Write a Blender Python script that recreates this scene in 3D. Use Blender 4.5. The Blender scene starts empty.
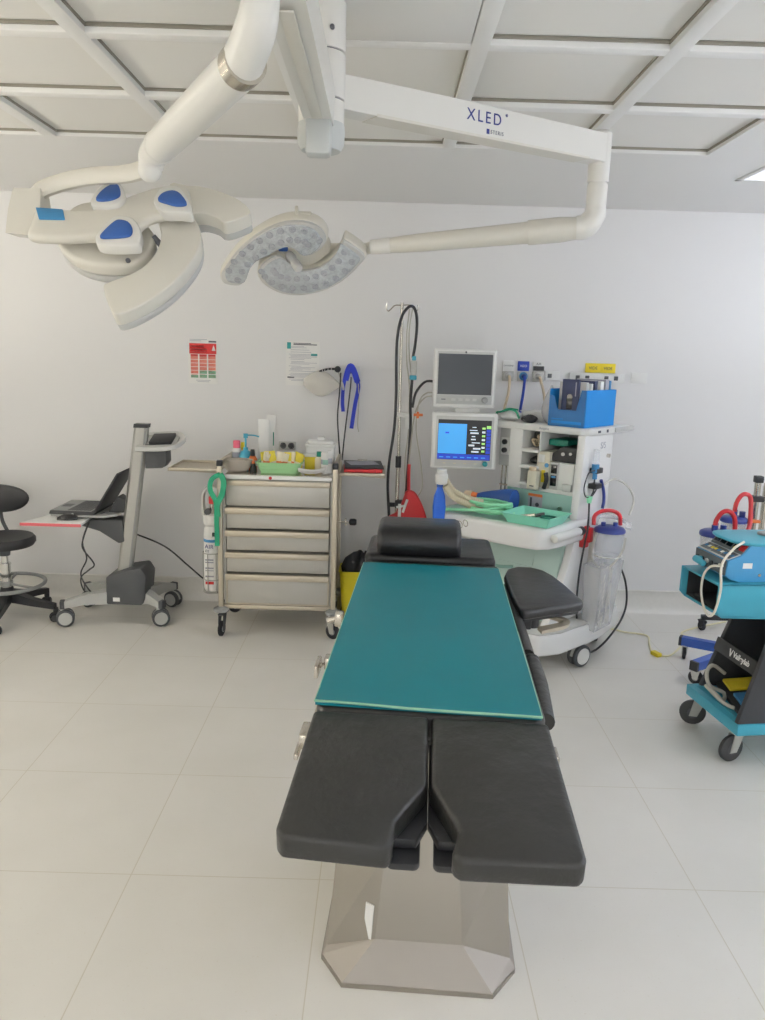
import bpy, bmesh, math, random
from mathutils import Vector, Matrix, Euler
random.seed(7)
PI = math.pi
sc = bpy.context.scene
COL = sc.collection

# ------------------------------------------------------------------ materials
def lin(c):
    return c / 12.92 if c <= 0.04045 else ((c + 0.055) / 1.055) ** 2.4

def rgb(h):
    return tuple(lin(int(h[i:i + 2], 16) / 255) for i in (0, 2, 4)) + (1.0,)

def mat(name, col, rough=0.5, metal=0.0, var=0.04, scale=12.0, bump=0.0, bscale=60.0,
        coat=0.0, alpha=1.0, trans=0.0, emit=None, estr=0.0, aniso=0.0, sss=0.0):
    m = bpy.data.materials.new(name)
    m.use_nodes = True
    nt = m.node_tree
    b = nt.nodes['Principled BSDF']
    c = rgb(col)
    tc = nt.nodes.new('ShaderNodeTexCoord')
    nz = nt.nodes.new('ShaderNodeTexNoise')
    nz.inputs['Scale'].default_value = scale
    nz.inputs['Detail'].default_value = 4
    nt.links.new(tc.outputs['Object'], nz.inputs['Vector'])
    ramp = nt.nodes.new('ShaderNodeMapRange')
    ramp.inputs['To Min'].default_value = 1 - var
    ramp.inputs['To Max'].default_value = 1 + var
    nt.links.new(nz.outputs['Fac'], ramp.inputs['Value'])
    mul = nt.nodes.new('ShaderNodeVectorMath'); mul.operation = 'SCALE'
    mul.inputs[0].default_value = c[:3]
    nt.links.new(ramp.outputs['Result'], mul.inputs['Scale'])
    nt.links.new(mul.outputs['Vector'], b.inputs['Base Color'])
    b.inputs['Roughness'].default_value = rough
    b.inputs['Metallic'].default_value = metal
    b.inputs['Coat Weight'].default_value = coat
    b.inputs['Alpha'].default_value = alpha
    b.inputs['Transmission Weight'].default_value = trans
    if aniso: b.inputs['Anisotropic'].default_value = aniso
    if emit:
        b.inputs['Emission Color'].default_value = rgb(emit)
        b.inputs['Emission Strength'].default_value = estr
    if bump:
        n2 = nt.nodes.new('ShaderNodeTexNoise')
        n2.inputs['Scale'].default_value = bscale
        n2.inputs['Detail'].default_value = 6
        nt.links.new(tc.outputs['Object'], n2.inputs['Vector'])
        bp = nt.nodes.new('ShaderNodeBump')
        bp.inputs['Strength'].default_value = bump
        bp.inputs['Distance'].default_value = 0.01
        nt.links.new(n2.outputs['Fac'], bp.inputs['Height'])
        nt.links.new(bp.outputs['Normal'], b.inputs['Normal'])
    return m

M = {}
def mk(k, *a, **kw):
    M[k] = mat(k, *a, **kw)

mk('wall_paint', 'E9E8E6', 0.55, var=0.012, scale=1.2)
mk('ceiling_paint', 'EBEAE7', 0.6, var=0.01, scale=1.0)
mk('grid_bar', 'EEEDE9', 0.45, var=0.01)
mk('filter_panel', 'EAE8E2', 0.7, var=0.02, scale=3)
mk('gap_shade', '9A9588', 0.8)  # dark tone for the shade painted into the ceiling panel gaps
mk('skirting', 'E9E7E0', 0.4, var=0.05, scale=40)
mk('lamp_white', 'E6E4DD', 0.3, var=0.01, coat=0.3)
mk('lamp_cream', 'DEDACE', 0.32, var=0.012, coat=0.3)
mk('lamp_grey', 'C3C2BE', 0.35)
mk('lamp_joint', 'C9CCC9', 0.4)
mk('lamp_blue', '2F5CA3', 0.5, var=0.05, scale=30)
mk('print_blue', '1F2E78', 0.5)
mk('print_grey', '77787E', 0.5)
mk('lens_clear', 'C9CDD2', 0.2, metal=0.3, var=0.35, scale=70, bump=0.7, bscale=90)
mk('lens_ring', 'BFC3C9', 0.15, metal=0.4, var=0.35, scale=120, bump=0.6, bscale=160)
mk('steel', 'C9C3B8', 0.26, metal=1.0, var=0.06, scale=5)
mk('steel_brushed', 'A9A49B', 0.38, metal=0.9, var=0.08, scale=3, aniso=0.3)
mk('steel_skirt', 'AAA49C', 0.55, metal=0.5, var=0.06, scale=4)
mk('steel_warm', 'C3BAA8', 0.4, metal=0.7, var=0.06, scale=6)
mk('steel_sheet', 'BCBAB3', 0.45, metal=0.45, var=0.06, scale=4)
mk('chrome', 'D8D8D6', 0.12, metal=1.0)
mk('aluminium', 'B4B3AE', 0.4, metal=0.7, var=0.03)
mk('black_vinyl', '2C2C2A', 0.42, var=0.15, scale=9, bump=0.8, bscale=13)
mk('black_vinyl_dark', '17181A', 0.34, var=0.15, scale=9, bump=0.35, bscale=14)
mk('bag_film', 'E4E4E6', 0.25, alpha=0.62, var=0.1, scale=25, bump=0.6, bscale=30)
mk('black_vinyl_side', '2E2E2D', 0.45, var=0.1, scale=9, bump=0.15, bscale=20)
mk('black_plastic', '26272A', 0.5, var=0.08)
mk('black_gloss', '0E0F12', 0.15)
mk('rubber', '232428', 0.75, var=0.1)
mk('grey_plastic', '8F918F', 0.5, var=0.04)
mk('light_grey_plastic', 'B5B6B2', 0.5, var=0.04)
mk('dark_grey_plastic', '4A4C4E', 0.55)
mk('pale_grey', 'C8C8C4', 0.5)
mk('white_plastic', 'E6E6E2', 0.38, var=0.015)
mk('white_gloss', 'EEEEEC', 0.22, var=0.01)
mk('cream_plastic', 'DCD6C2', 0.5, var=0.03)
mk('paper', 'EDECE8', 0.8, var=0.02)
mk('paper_edge', 'D8636A', 0.7)
mk('red_print', 'C0302E', 0.75, var=0.03)
mk('salmon_print', 'D98274', 0.75, var=0.04)
mk('green_print', '7FA98A', 0.75)
mk('teal_print', '3E9C98', 0.75)
mk('ink', '4D5058', 0.8)
mk('ink_pale', 'A9AAB4', 0.8)
mk('pale_teal', 'BAD3CB', 0.4, var=0.02)
mk('splash_teal', '8FB8AE', 0.4, var=0.03)
mk('surface_teal', '9CC4B6', 0.4, var=0.03)
mk('box_blue', '0E84D0', 0.65, var=0.05, scale=6)
mk('box_blue_dark', '1F68A6', 0.5, var=0.06, scale=8)
mk('navy', '2A3458', 0.5, var=0.15, scale=40)
mk('royal_blue', '1E3FA8', 0.55, var=0.1, scale=20)
mk('bag_blue', '1D5FC8', 0.4, var=0.08, scale=20)
mk('mask_blue', '1F4C93', 0.4, var=0.1, scale=15)
mk('ribbon_blue', '2338B8', 0.6, var=0.08)
mk('tray_green', '86D8BE', 0.45, var=0.02)
mk('hose_green', '93E2B4', 0.4, var=0.03)
mk('strap_green', '17916A', 0.6, var=0.08)
mk('basket_green', 'A4D69C', 0.5, var=0.04)
mk('screen_grey', '3C4044', 0.35, var=0.02)
mk('screen_black', '07080C', 0.3, emit='0A0C12', estr=0.3)
mk('screen_sky', '3E9BE0', 0.3, emit='3E9BE0', estr=0.75)
mk('screen_royal', '1436A8', 0.3, emit='1B3FC0', estr=0.7)
mk('screen_white', 'D8E6F0', 0.3, emit='D8E6F0', estr=0.7)
mk('screen_green', 'A6E07A', 0.3, emit='A6E07A', estr=0.7)
mk('knob_teal', '1F8F93', 0.4)
mk('yellow', 'E2CB2E', 0.5, var=0.06)
mk('yellow_tag', 'EBD21E', 0.5, var=0.02)
mk('sachet_yellow', 'E3CF3C', 0.5, var=0.25, scale=25)
mk('sachet_white', 'EDE3CC', 0.5, var=0.1, scale=25)
mk('bin_yellow', 'D9C820', 0.5, var=0.05)
mk('red', 'BE2629', 0.45, var=0.08)
mk('red_hose', 'C02A30', 0.3, var=0.06)
mk('pink_cap', 'D85A72', 0.4)
mk('bottle_blue', '46A7C2', 0.3, var=0.04)
mk('orange', 'E2793C', 0.5, var=0.1)
mk('green_cap', '13806C', 0.45)
mk('kidney_grey', 'B7AFA2', 0.85, var=0.06, scale=30, bump=0.15, bscale=80)
mk('canister_clear', 'EEF1F8', 0.1, alpha=0.28, var=0.03)
mk('bag_clear', 'F2F4F8', 0.18, alpha=0.3, var=0.08, scale=25, bump=0.6, bscale=30)
mk('bag_milky', 'F2EEE4', 0.3, alpha=0.6, var=0.05, bump=0.3, bscale=25)
mk('tube_clear', 'E9E6DC', 0.2, alpha=0.75, var=0.03)
mk('tube_beige', 'D8CDB0', 0.4, var=0.05, alpha=0.92)
mk('tube_tan', 'D6C3A4', 0.5)
mk('lid_blue', '2B3C86', 0.35, var=0.08)
mk('es_teal', '3F9EB4', 0.4, var=0.03, scale=5)
mk('es_blue', '4896C4', 0.4, var=0.03, scale=5)
mk('es_dark', '3A3B3E', 0.7, var=0.14, scale=220, bump=0.2, bscale=250)
mk('es_panel', '5E6468', 0.45, var=0.05)
mk('frame_blue', '2F56A8', 0.4, var=0.04)
mk('wheel_black', '3A3A3A', 0.6, var=0.15, scale=20)
mk('cable_black', '2A2B2D', 0.5)
mk('cable_grey', 'BDB9AC', 0.5)
mk('cable_white', 'E4DFD0', 0.5)
mk('cable_yellow', 'EFE8C4', 0.5)
mk('zinc', 'C9C8C2', 0.3, metal=0.9, var=0.1, scale=30)
mk('cylinder_white', 'EEEDE8', 0.35)
mk('label_blue', '3D84B5', 0.6)
mk('fill_pane', 'FFFFFF', 0.4, emit='F6F9FF', estr=3.0)  # glow of the added window behind the camera
mk('diffuser', 'FFFFFF', 0.6, emit='FFFDF8', estr=1.0)

# gel mat: translucent teal over dark pads, with faint marks
def gel_mat():
    m = mat('gel_mat', '067480', 0.42, var=0.1, scale=2.4)
    nt = m.node_tree; b = nt.nodes['Principled BSDF']
    b.inputs['Specular IOR Level'].default_value = 0.28
    b.inputs['Coat Roughness'].default_value = 0.2
    tc = nt.nodes.new('ShaderNodeTexCoord')
    n2 = nt.nodes.new('ShaderNodeTexNoise'); n2.inputs['Scale'].default_value = 3
    nt.links.new(tc.outputs['Object'], n2.inputs['Vector'])
    bp = nt.nodes.new('ShaderNodeBump'); bp.inputs['Strength'].default_value = 0.12
    bp.inputs['Distance'].default_value = 0.02
    nt.links.new(n2.outputs['Fac'], bp.inputs['Height'])
    nt.links.new(bp.outputs['Normal'], b.inputs['Normal'])
    return m
M['gel_mat'] = gel_mat()
mk('gel_edge', '8FBFA0', 0.35, var=0.05)

def floor_mat():
    m = bpy.data.materials.new('vinyl_floor'); m.use_nodes = True
    nt = m.node_tree; N = nt.nodes; L = nt.links
    b = N['Principled BSDF']; b.inputs['Roughness'].default_value = 0.36
    tc = N.new('ShaderNodeTexCoord')
    sp = N.new('ShaderNodeSeparateXYZ'); L.new(tc.outputs['Object'], sp.inputs[0])
    def seam(out, off, size):
        a = N.new('ShaderNodeMath'); a.operation = 'ADD'; a.inputs[1].default_value = off + 60 * size
        L.new(out, a.inputs[0])
        d = N.new('ShaderNodeMath'); d.operation = 'DIVIDE'; d.inputs[1].default_value = size
        L.new(a.outputs[0], d.inputs[0])
        f = N.new('ShaderNodeMath'); f.operation = 'FRACT'; L.new(d.outputs[0], f.inputs[0])
        s = N.new('ShaderNodeMath'); s.operation = 'SUBTRACT'; s.inputs[1].default_value = 0.5
        L.new(f.outputs[0], s.inputs[0])
        ab = N.new('ShaderNodeMath'); ab.operation = 'ABSOLUTE'; L.new(s.outputs[0], ab.inputs[0])
        g = N.new('ShaderNodeMath'); g.operation = 'GREATER_THAN'; g.inputs[1].default_value = 0.5 - 0.0028
        L.new(ab.outputs[0], g.inputs[0])
        return g.outputs[0]
    gx = seam(sp.outputs['X'], 0.76, 0.6)
    gy = seam(sp.outputs['Y'], -2.2, 0.595)
    mx = N.new('ShaderNodeMath'); mx.operation = 'MAXIMUM'; L.new(gx, mx.inputs[0]); L.new(gy, mx.inputs[1])
    n1 = N.new('ShaderNodeTexNoise'); n1.inputs['Scale'].default_value = 2.5; n1.inputs['Detail'].default_value = 5
    L.new(tc.outputs['Object'], n1.inputs['Vector'])
    r1 = N.new('ShaderNodeValToRGB')
    r1.color_ramp.elements[0].position = 0.3; r1.color_ramp.elements[0].color = rgb('E2DFD7')
    r1.color_ramp.elements[1].position = 0.7; r1.color_ramp.elements[1].color = rgb('E8E5DE')
    L.new(n1.outputs['Fac'], r1.inputs['Fac'])
    n2 = N.new('ShaderNodeTexNoise'); n2.inputs['Scale'].default_value = 130; n2.inputs['Detail'].default_value = 3
    L.new(tc.outputs['Object'], n2.inputs['Vector'])
    r2 = N.new('ShaderNodeValToRGB')
    r2.color_ramp.elements[0].position = 0.66; r2.color_ramp.elements[0].color = (0, 0, 0, 1)
    r2.color_ramp.elements[1].position = 0.74; r2.color_ramp.elements[1].color = (.55, .55, .55, 1)
    L.new(n2.outputs['Fac'], r2.inputs['Fac'])
    m1 = N.new('ShaderNodeMix'); m1.data_type = 'RGBA'
    L.new(r2.outputs['Color'], m1.inputs['Factor']); L.new(r1.outputs['Color'], m1.inputs['A'])
    m1.inputs['B'].default_value = rgb('D6CFBF')
    m2 = N.new('ShaderNodeMix'); m2.data_type = 'RGBA'
    fs = N.new('ShaderNodeMath'); fs.operation = 'MULTIPLY'; fs.inputs[1].default_value = 0.6
    L.new(mx.outputs[0], fs.inputs[0])
    L.new(fs.outputs[0], m2.inputs['Factor']); L.new(m1.outputs['Result'], m2.inputs['A'])
    m2.inputs['B'].default_value = rgb('C6BDA8')
    L.new(m2.outputs['Result'], b.inputs['Base Color'])
    return m
M['vinyl_floor'] = floor_mat()

# ------------------------------------------------------------------ mesh builder
def sm(pts, n=6, closed=False):
    """Catmull-Rom through the points."""
    P = [Vector(p) for p in pts]
    if len(P) < 3: return P
    out = []
    N = len(P)
    rng = range(N if closed else N - 1)
    for i in rng:
        p1, p2 = P[i], P[(i + 1) % N]
        p0 = P[i - 1] if (i > 0 or closed) else p1 * 2 - p2
        p3 = P[(i + 2) % N] if (i + 2 < N or closed) else p2 * 2 - p1
        for k in range(n):
            t = k / n
            out.append(0.5 * ((2 * p1) + (p2 - p0) * t + (2 * p0 - 5 * p1 + 4 * p2 - p3) * t * t
                              + (3 * p1 - p0 - 3 * p2 + p3) * t ** 3))
    if not closed: out.append(P[-1])
    return out

class MB:
    def __init__(s): s.bm = bmesh.new()
    def _add(s, b, M4=None):
        if M4 is not None: bmesh.ops.transform(b, matrix=M4, verts=b.verts)
        me = bpy.data.meshes.new('tmp'); b.to_mesh(me); b.free()
        s.bm.from_mesh(me); bpy.data.meshes.remove(me)
        return s
    def _bev(s, b, w, seg=2):
        if w > 0:
            es = [e for e in b.edges if len(e.link_faces) == 2 and e.calc_face_angle(0) > 0.45]
            bmesh.ops.bevel(b, geom=es, offset=w, segments=seg, affect='EDGES', profile=0.5, clamp_overlap=True)
    def box(s, c, d, bev=0.0, rot=None, seg=2):
        b = bmesh.new(); bmesh.ops.create_cube(b, size=1)
        bmesh.ops.scale(b, vec=d, verts=b.verts); s._bev(b, bev, seg)
        m = Matrix.Translation(c)
        if rot is not None: m = m @ Euler(rot).to_matrix().to_4x4()
        return s._add(b, m)
    def b2(s, lo, hi, bev=0.0, seg=2):
        c = [(a + b) / 2 for a, b in zip(lo, hi)]; d = [abs(b - a) for a, b in zip(lo, hi)]
        return s.box(c, d, bev, None, seg)
    def cyl(s, p0, p1, r0, r1=None, n=20, bev=0.0):
        p0, p1 = Vector(p0), Vector(p1); r1 = r0 if r1 is None else r1
        d = p1 - p0; b = bmesh.new()
        bmesh.ops.create_cone(b, cap_ends=True, segments=n, radius1=r0, radius2=r1, depth=d.length)
        s._bev(b, bev)
        q = Vector((0, 0, 1)).rotation_difference(d.normalized())
        return s._add(b, Matrix.Translation((p0 + p1) / 2) @ q.to_matrix().to_4x4())
    def sph(s, c, r, sc3=(1, 1, 1), rot=None, n=20):
        b = bmesh.new(); bmesh.ops.create_uvsphere(b, u_segments=n, v_segments=n // 2 + 2, radius=r)
        bmesh.ops.scale(b, vec=sc3, verts=b.verts)
        m = Matrix.Translation(c)
        if rot is not None: m = m @ Euler(rot).to_matrix().to_4x4()
        return s._add(b, m)
    def lathe(s, prof, c=(0, 0, 0), n=24, axis=None, sx=1, sy=1):
        b = bmesh.new(); rings = []
        for r, z in prof:
            if r < 1e-5: rings.append([b.verts.new((0, 0, z))])
            else: rings.append([b.verts.new((r * sx * math.cos(2 * PI * k / n), r * sy * math.sin(2 * PI * k / n), z)) for k in range(n)])
        for a, c2 in zip(rings, rings[1:]):
            if len(a) == 1 and len(c2) == 1: continue
            for k in range(n):
                if len(a) == 1: b.faces.new((a[0], c2[k], c2[(k + 1) % n]))
                elif len(c2) == 1: b.faces.new((a[k], c2[0], a[(k + 1) % n]))
                else: b.faces.new((a[k], a[(k + 1) % n], c2[(k + 1) % n], c2[k]))
        if len(rings[0]) > 1 and prof[0][0] > 0 and prof[0] != prof[-1]: b.faces.new(list(reversed(rings[0])))
        if len(rings[-1]) > 1 and prof[0] != prof[-1]: b.faces.new(rings[-1])
        m = Matrix.Translation(c)
        if axis is not None: m = m @ Vector((0, 0, 1)).rotation_difference(Vector(axis).normalized()).to_matrix().to_4x4()
        bmesh.ops.recalc_face_normals(b, faces=b.faces)
        return s._add(b, m)
    def prism(s, poly, z0, z1, bev=0.0, M4=None, seg=2, poly1=None):
        b = bmesh.new(); poly1 = poly1 or poly
        lo = [b.verts.new((x, y, z0)) for x, y in poly]; hi = [b.verts.new((x, y, z1)) for x, y in poly1]
        n = len(poly)
        b.faces.new(list(reversed(lo))); b.faces.new(hi)
        for k in range(n): b.faces.new((lo[k], lo[(k + 1) % n], hi[(k + 1) % n], hi[k]))
        bmesh.ops.recalc_face_normals(b, faces=b.faces)
        s._bev(b, bev, seg)
        return s._add(b, M4)
    def loft(s, rings, cap=True, closed=True):
        b = bmesh.new(); R = [[b.verts.new(p) for p in r] for r in rings]
        n = len(R[0])
        for a, c in zip(R, R[1:]):
            for k in range(n if closed else n - 1): b.faces.new((a[k], a[(k + 1) % n], c[(k + 1) % n], c[k]))
        if cap: b.faces.new(list(reversed(R[0]))); b.faces.new(R[-1])
        bmesh.ops.recalc_face_normals(b, faces=b.faces)
        return s._add(b)
    def tube(s, pts, r, n=8, smooth=5, closed=False, flat=None, up0=None):
        """round tube along a smoothed path; r may be a list per control point; flat=(w,h) gives a strap section."""
        P = sm(pts, smooth, closed) if smooth > 1 else [Vector(p) for p in pts]
        if isinstance(r, (list, tuple)):
            k = len(P) - 1; rr = []
            for i in range(len(P)):
                t = i / k * (len(r) - 1); a = min(int(t), len(r) - 2); rr.append(r[a] + (r[a + 1] - r[a]) * (t - a))
        else: rr = [r] * len(P)
        b = bmesh.new(); rings = []; N = len(P); up = None
        for i, p in enumerate(P):
            if closed: d = (P[(i + 1) % N] - P[i - 1]).normalized()
            else: d = (P[min(i + 1, N - 1)] - P[max(i - 1, 0)]).normalized()
            if up is None and up0 is not None: up = Vector(up0)
            if up is None:
                up = d.orthogonal().normalized() if flat is None else Vector((0, 0, 1))
                if flat is not None and abs(d.z) > 0.9: up = Vector((0, -1, 0))
            sd = d.cross(up)
            if sd.length < 1e-5: sd = d.orthogonal()
            sd.normalize(); up = sd.cross(d).normalized()
            ring = []
            for k in range(n):
                a = 2 * PI * k / n
                ca, sa = math.cos(a), math.sin(a)
                if flat:
                    f = 1 / max(abs(ca), abs(sa)); ring.append(b.verts.new(p + sd * (ca * f * flat[0]) + up * (sa * f * flat[1])))
                else: ring.append(b.verts.new(p + (sd * ca + up * sa) * rr[i]))
            rings.append(ring)
        for i in range(N if closed else N - 1):
            a, c = rings[i], rings[(i + 1) % N]
            for k in range(n): b.faces.new((a[k], a[(k + 1) % n], c[(k + 1) % n], c[k]))
        if not closed: b.faces.new(list(reversed(rings[0]))); b.faces.new(rings[-1])
        bmesh.ops.recalc_face_normals(b, faces=b.faces)
        return s._add(b)
    def torus(s, c, R, r, axis=(0, 0, 1), n=32, m=8, sx=1, sy=1):
        ax = Vector(axis).normalized(); q = Vector((0, 0, 1)).rotation_difference(ax)
        pts = [Vector(c) + q @ Vector((R * sx * math.cos(2 * PI * k / n), R * sy * math.sin(2 * PI * k / n), 0)) for k in range(n)]
        return s.tube(pts, r, m, 1, True)
    def grid(s, f, nu, nv, th=0.0):
        """surface f(u,v) for u,v in 0..1, with thickness."""
        b = bmesh.new()
        V = [[b.verts.new(f(i / nu, j / nv)) for j in range(nv + 1)] for i in range(nu + 1)]
        for i in range(nu):
            for j in range(nv): b.faces.new((V[i][j], V[i + 1][j], V[i + 1][j + 1], V[i][j + 1]))
        if th:
            bmesh.ops.recalc_face_normals(b, faces=b.faces)
            bmesh.ops.solidify(b, geom=b.faces[:], thickness=th)
        return s._add(b)
    def build(s, name, m, parent=None, smooth=35, M4=None, loc=None, rz=0, mats=None):
        if M4 is not None: bmesh.ops.transform(s.bm, matrix=M4, verts=s.bm.verts)
        me = bpy.data.meshes.new(name); s.bm.to_mesh(me); s.bm.free()
        me.materials.append(M[m] if isinstance(m, str) else m)
        if smooth:
            me.polygons.foreach_set('use_smooth', [True] * len(me.polygons))
            me.set_sharp_from_angle(angle=math.radians(smooth))
        o = bpy.data.objects.new(name, me); COL.objects.link(o)
        if parent is not None: o.parent = parent
        if loc is not None: o.location = loc
        if rz: o.rotation_euler = (0, 0, rz)
        return o

def tag(o, label, cat, group=None):
    o['label'] = label; o['category'] = cat
    if group: o['group'] = group
    return o
def thing(name, label, cat, loc=(0, 0, 0), rz=0.0, group=None, M4=None):
    o = bpy.data.objects.new(name, None); COL.objects.link(o)
    o.empty_display_size = 0.1
    o.location = loc; o.rotation_euler = (0, 0, rz)
    if M4 is not None: o.matrix_world = M4
    return tag(o, label, cat, group)
def struct(o):
    o['kind'] = 'structure'; return o
def lab(o, s):
    o['label'] = s; return o
def copy_tree(o, parent=None):
    c = o.copy(); COL.objects.link(c)
    if parent is not None: c.parent = parent
    for ch in [x for x in COL.objects if x.parent == o]: copy_tree(ch, c)
    return c
def text(s, size, m, parent, M4, name='lettering', extrude=0.0006, align='LEFT', spacing=1.0, offset=0.0):
    cu = bpy.data.curves.new('txt', 'FONT'); cu.body = s; cu.size = size; cu.extrude = extrude
    cu.align_x = align; cu.align_y = 'CENTER'; cu.space_character = spacing; cu.offset = offset
    t = bpy.data.objects.new('txt', cu); COL.objects.link(t)
    bpy.context.view_layer.update()
    dg = bpy.context.evaluated_depsgraph_get()
    me = bpy.data.meshes.new_from_object(t.evaluated_get(dg))
    bpy.data.objects.remove(t); bpy.data.curves.remove(cu)
    me.transform(M4); me.materials.clear(); me.materials.append(M[m])
    o = bpy.data.objects.new(name, me); COL.objects.link(o)
    if parent is not None: o.parent = parent
    return o
def frame(o, x, y):
    """matrix with origin o, x axis along x, y axis near y."""
    x = Vector(x).normalized(); y = Vector(y); z = x.cross(y).normalized(); y = z.cross(x)
    m = Matrix((x, y, z)).transposed().to_4x4(); m.translation = Vector(o)
    return m
FACE_Y = Matrix.Rotation(PI / 2, 4, 'X')          # xy sheet -> stands up facing -y
def at_wall(x, y, z):                             # local xy sheet standing, facing the room (-y)
    return Matrix.Translation((x, y, z)) @ FACE_Y
def rect(x0, y0, x1, y1): return [(x0, y0), (x1, y0), (x1, y1), (x0, y1)]
def rrect(x0, y0, x1, y1, r, n=4):
    out = []
    for cx, cy, a0 in ((x1 - r, y0 + r, -90), (x1 - r, y1 - r, 0), (x0 + r, y1 - r, 90), (x0 + r, y0 + r, 180)):
        for k in range(n + 1):
            a = math.radians(a0 + 90 * k / n); out.append((cx + r * math.cos(a), cy + r * math.sin(a)))
    return out
def circ(cx, cy, r, n=20, sy=1): return [(cx + r * math.cos(2 * PI * k / n), cy + r * sy * math.sin(2 * PI * k / n)) for k in range(n)]
def smooth2(poly, n=4): return [(p.x, p.y) for p in sm([(x, y, 0) for x, y in poly], n, True)]

def caster(parent, x, y, r, ztop, wheel='rubber', fork='zinc', rz=0.0, w=0.022, hub='light_grey_plastic', twin=False, trail=0.02):
    """a swivel caster standing on the floor at (x, y) in the parent's frame."""
    R = Matrix.Translation((x, y, 0)) @ Matrix.Rotation(rz, 4, 'Z')
    f = MB()
    f.cyl((trail, 0, ztop - 0.02), (trail, 0, ztop), 0.012, n=14)
    if twin:
        f.tube([(trail, 0, ztop - 0.012), (trail * .7, 0, r * 1.5), (0, 0, r)], [0.016, 0.015, 0.013], 10, 4)
        f.prism([(r * .95 * math.cos(a), r + r * .95 * math.sin(a)) for a in [math.radians(k) for k in range(-10, 181, 19)]], -w * .35, w * .35, M4=Matrix.Rotation(PI / 2, 4, 'X'))
    else:
        zt = max(ztop - 0.02, 2 * r + 0.004)
        f.box((trail * .6, 0, zt), (0.05, w * 2.2, 0.008), 0.002)
        for sgn in (-1, 1):
            f.prism([(-r * .3, r * .75), (r * .3, r * .75), (trail + 0.022, zt), (trail - 0.03, zt)], -0.0016, 0.0016,
                    M4=Matrix.Translation((0, sgn * w * .85, 0)) @ Matrix.Rotation(PI / 2, 4, 'X'))
        f.cyl((0, -w, r), (0, w, r), r * .16, n=10)
    c = f.build('caster', fork, parent, M4=R)
    wh = MB()
    for off in ((-w * .75, w * .75) if twin else (0,)):
        ww = w * .5 if twin else w * .62
        wh.lathe([(r * .3, -ww), (r * .82, -ww), (r, -ww * .6), (r, ww * .6), (r * .82, ww), (r * .3, ww)], (0, off, r), 24, (0, 1, 0))
    w0 = wh.build('wheel', wheel, c, M4=R)
    hb = MB()
    for off in ((-w * 1.27, w * 1.27) if twin else (-w * .63, w * .63)):
        hb.cyl((0, off - 0.002, r), (0, off + 0.002, r), r * (.74 if twin else .45), n=20)
    hb.build('hub_cap', hub, c, M4=R)
    return c
# ================================================================== THE ROOM
ZC = 2.53; XL, XR, YB, YF = -3.6, 3.7, -2.4, 4.96
b = MB(); b.b2((XL - .1, YB - .1, -0.1), (XR + .1, YF + .1, 0)); struct(b.build('floor', 'vinyl_floor', smooth=0))
b = MB(); b.b2((XL, YF, 0), (XR, YF + .1, ZC + .12)); struct(b.build('wall_back', 'wall_paint', smooth=0))
b = MB(); b.b2((XL - .1, YB, 0), (XL, YF, ZC + .12)); struct(b.build('wall_left', 'wall_paint', smooth=0))
b = MB(); b.b2((XR, YB, 0), (XR + .1, YF, ZC + .12)); struct(b.build('wall_right', 'wall_paint', smooth=0))
WX0, WX1, WZ0, WZ1 = -2.2, 2.2, .35, 1.95
b = MB()
for lo, hi in (((XL, 0), (WX0, ZC + .12)), ((WX1, 0), (XR, ZC + .12)), ((WX0, 0), (WX1, WZ0)), ((WX0, WZ1), (WX1, ZC + .12))):
    b.b2((lo[0], YB - .1, lo[1]), (hi[0], YB, hi[1]))
struct(b.build('wall_front', 'wall_paint', smooth=0))
# added window behind the camera, its panes glow to fill the room
wn = struct(bpy.data.objects.new('window_fill', None)); COL.objects.link(wn)
for k in range(3):
    x0 = WX0 + k * (WX1 - WX0) / 3; x1 = x0 + (WX1 - WX0) / 3
    b = MB()
    for lo, hi in (((x0, WZ0), (x0 + .05, WZ1)), ((x1 - .05, WZ0), (x1, WZ1)), ((x0 + .05, WZ0), (x1 - .05, WZ0 + .05)), ((x0 + .05, WZ1 - .05), (x1 - .05, WZ1))):
        b.b2((lo[0], YB - .08, lo[1]), (hi[0], YB - .02, hi[1]), .004)
    b.build('fill_window_frame', 'white_plastic', wn)
    b = MB(); b.b2((x0 + .05, YB - .06, WZ0 + .05), (x1 - .05, YB - .05, WZ1 - .05)); b.build('glow_pane', 'fill_pane', wn, 0)
# coved vinyl skirting, with a bead along its top
prof = [(0, 0), (.03, 0), (.022, .006), (.012, .02), (.006, .045), (.005, .138), (.008, .142), (.008, .15), (0, .153)]
def skirting(name, p0, p1, inward):
    p0, p1, iv = Vector(p0), Vector(p1), Vector(inward)
    b = MB(); b.loft([[p + iv * a + Vector((0, 0, z)) for a, z in prof] for p in (p0, p1)])
    struct(b.build(name, 'skirting', smooth=50))
skirting('baseboard_back', (XL, YF, 0), (XR, YF, 0), (0, -1, 0))
skirting('baseboard_left', (XL, YB, 0), (XL, YF - .03, 0), (1, 0, 0))
skirting('baseboard_right', (XR, YB, 0), (XR, YF - .03, 0), (-1, 0, 0))
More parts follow.
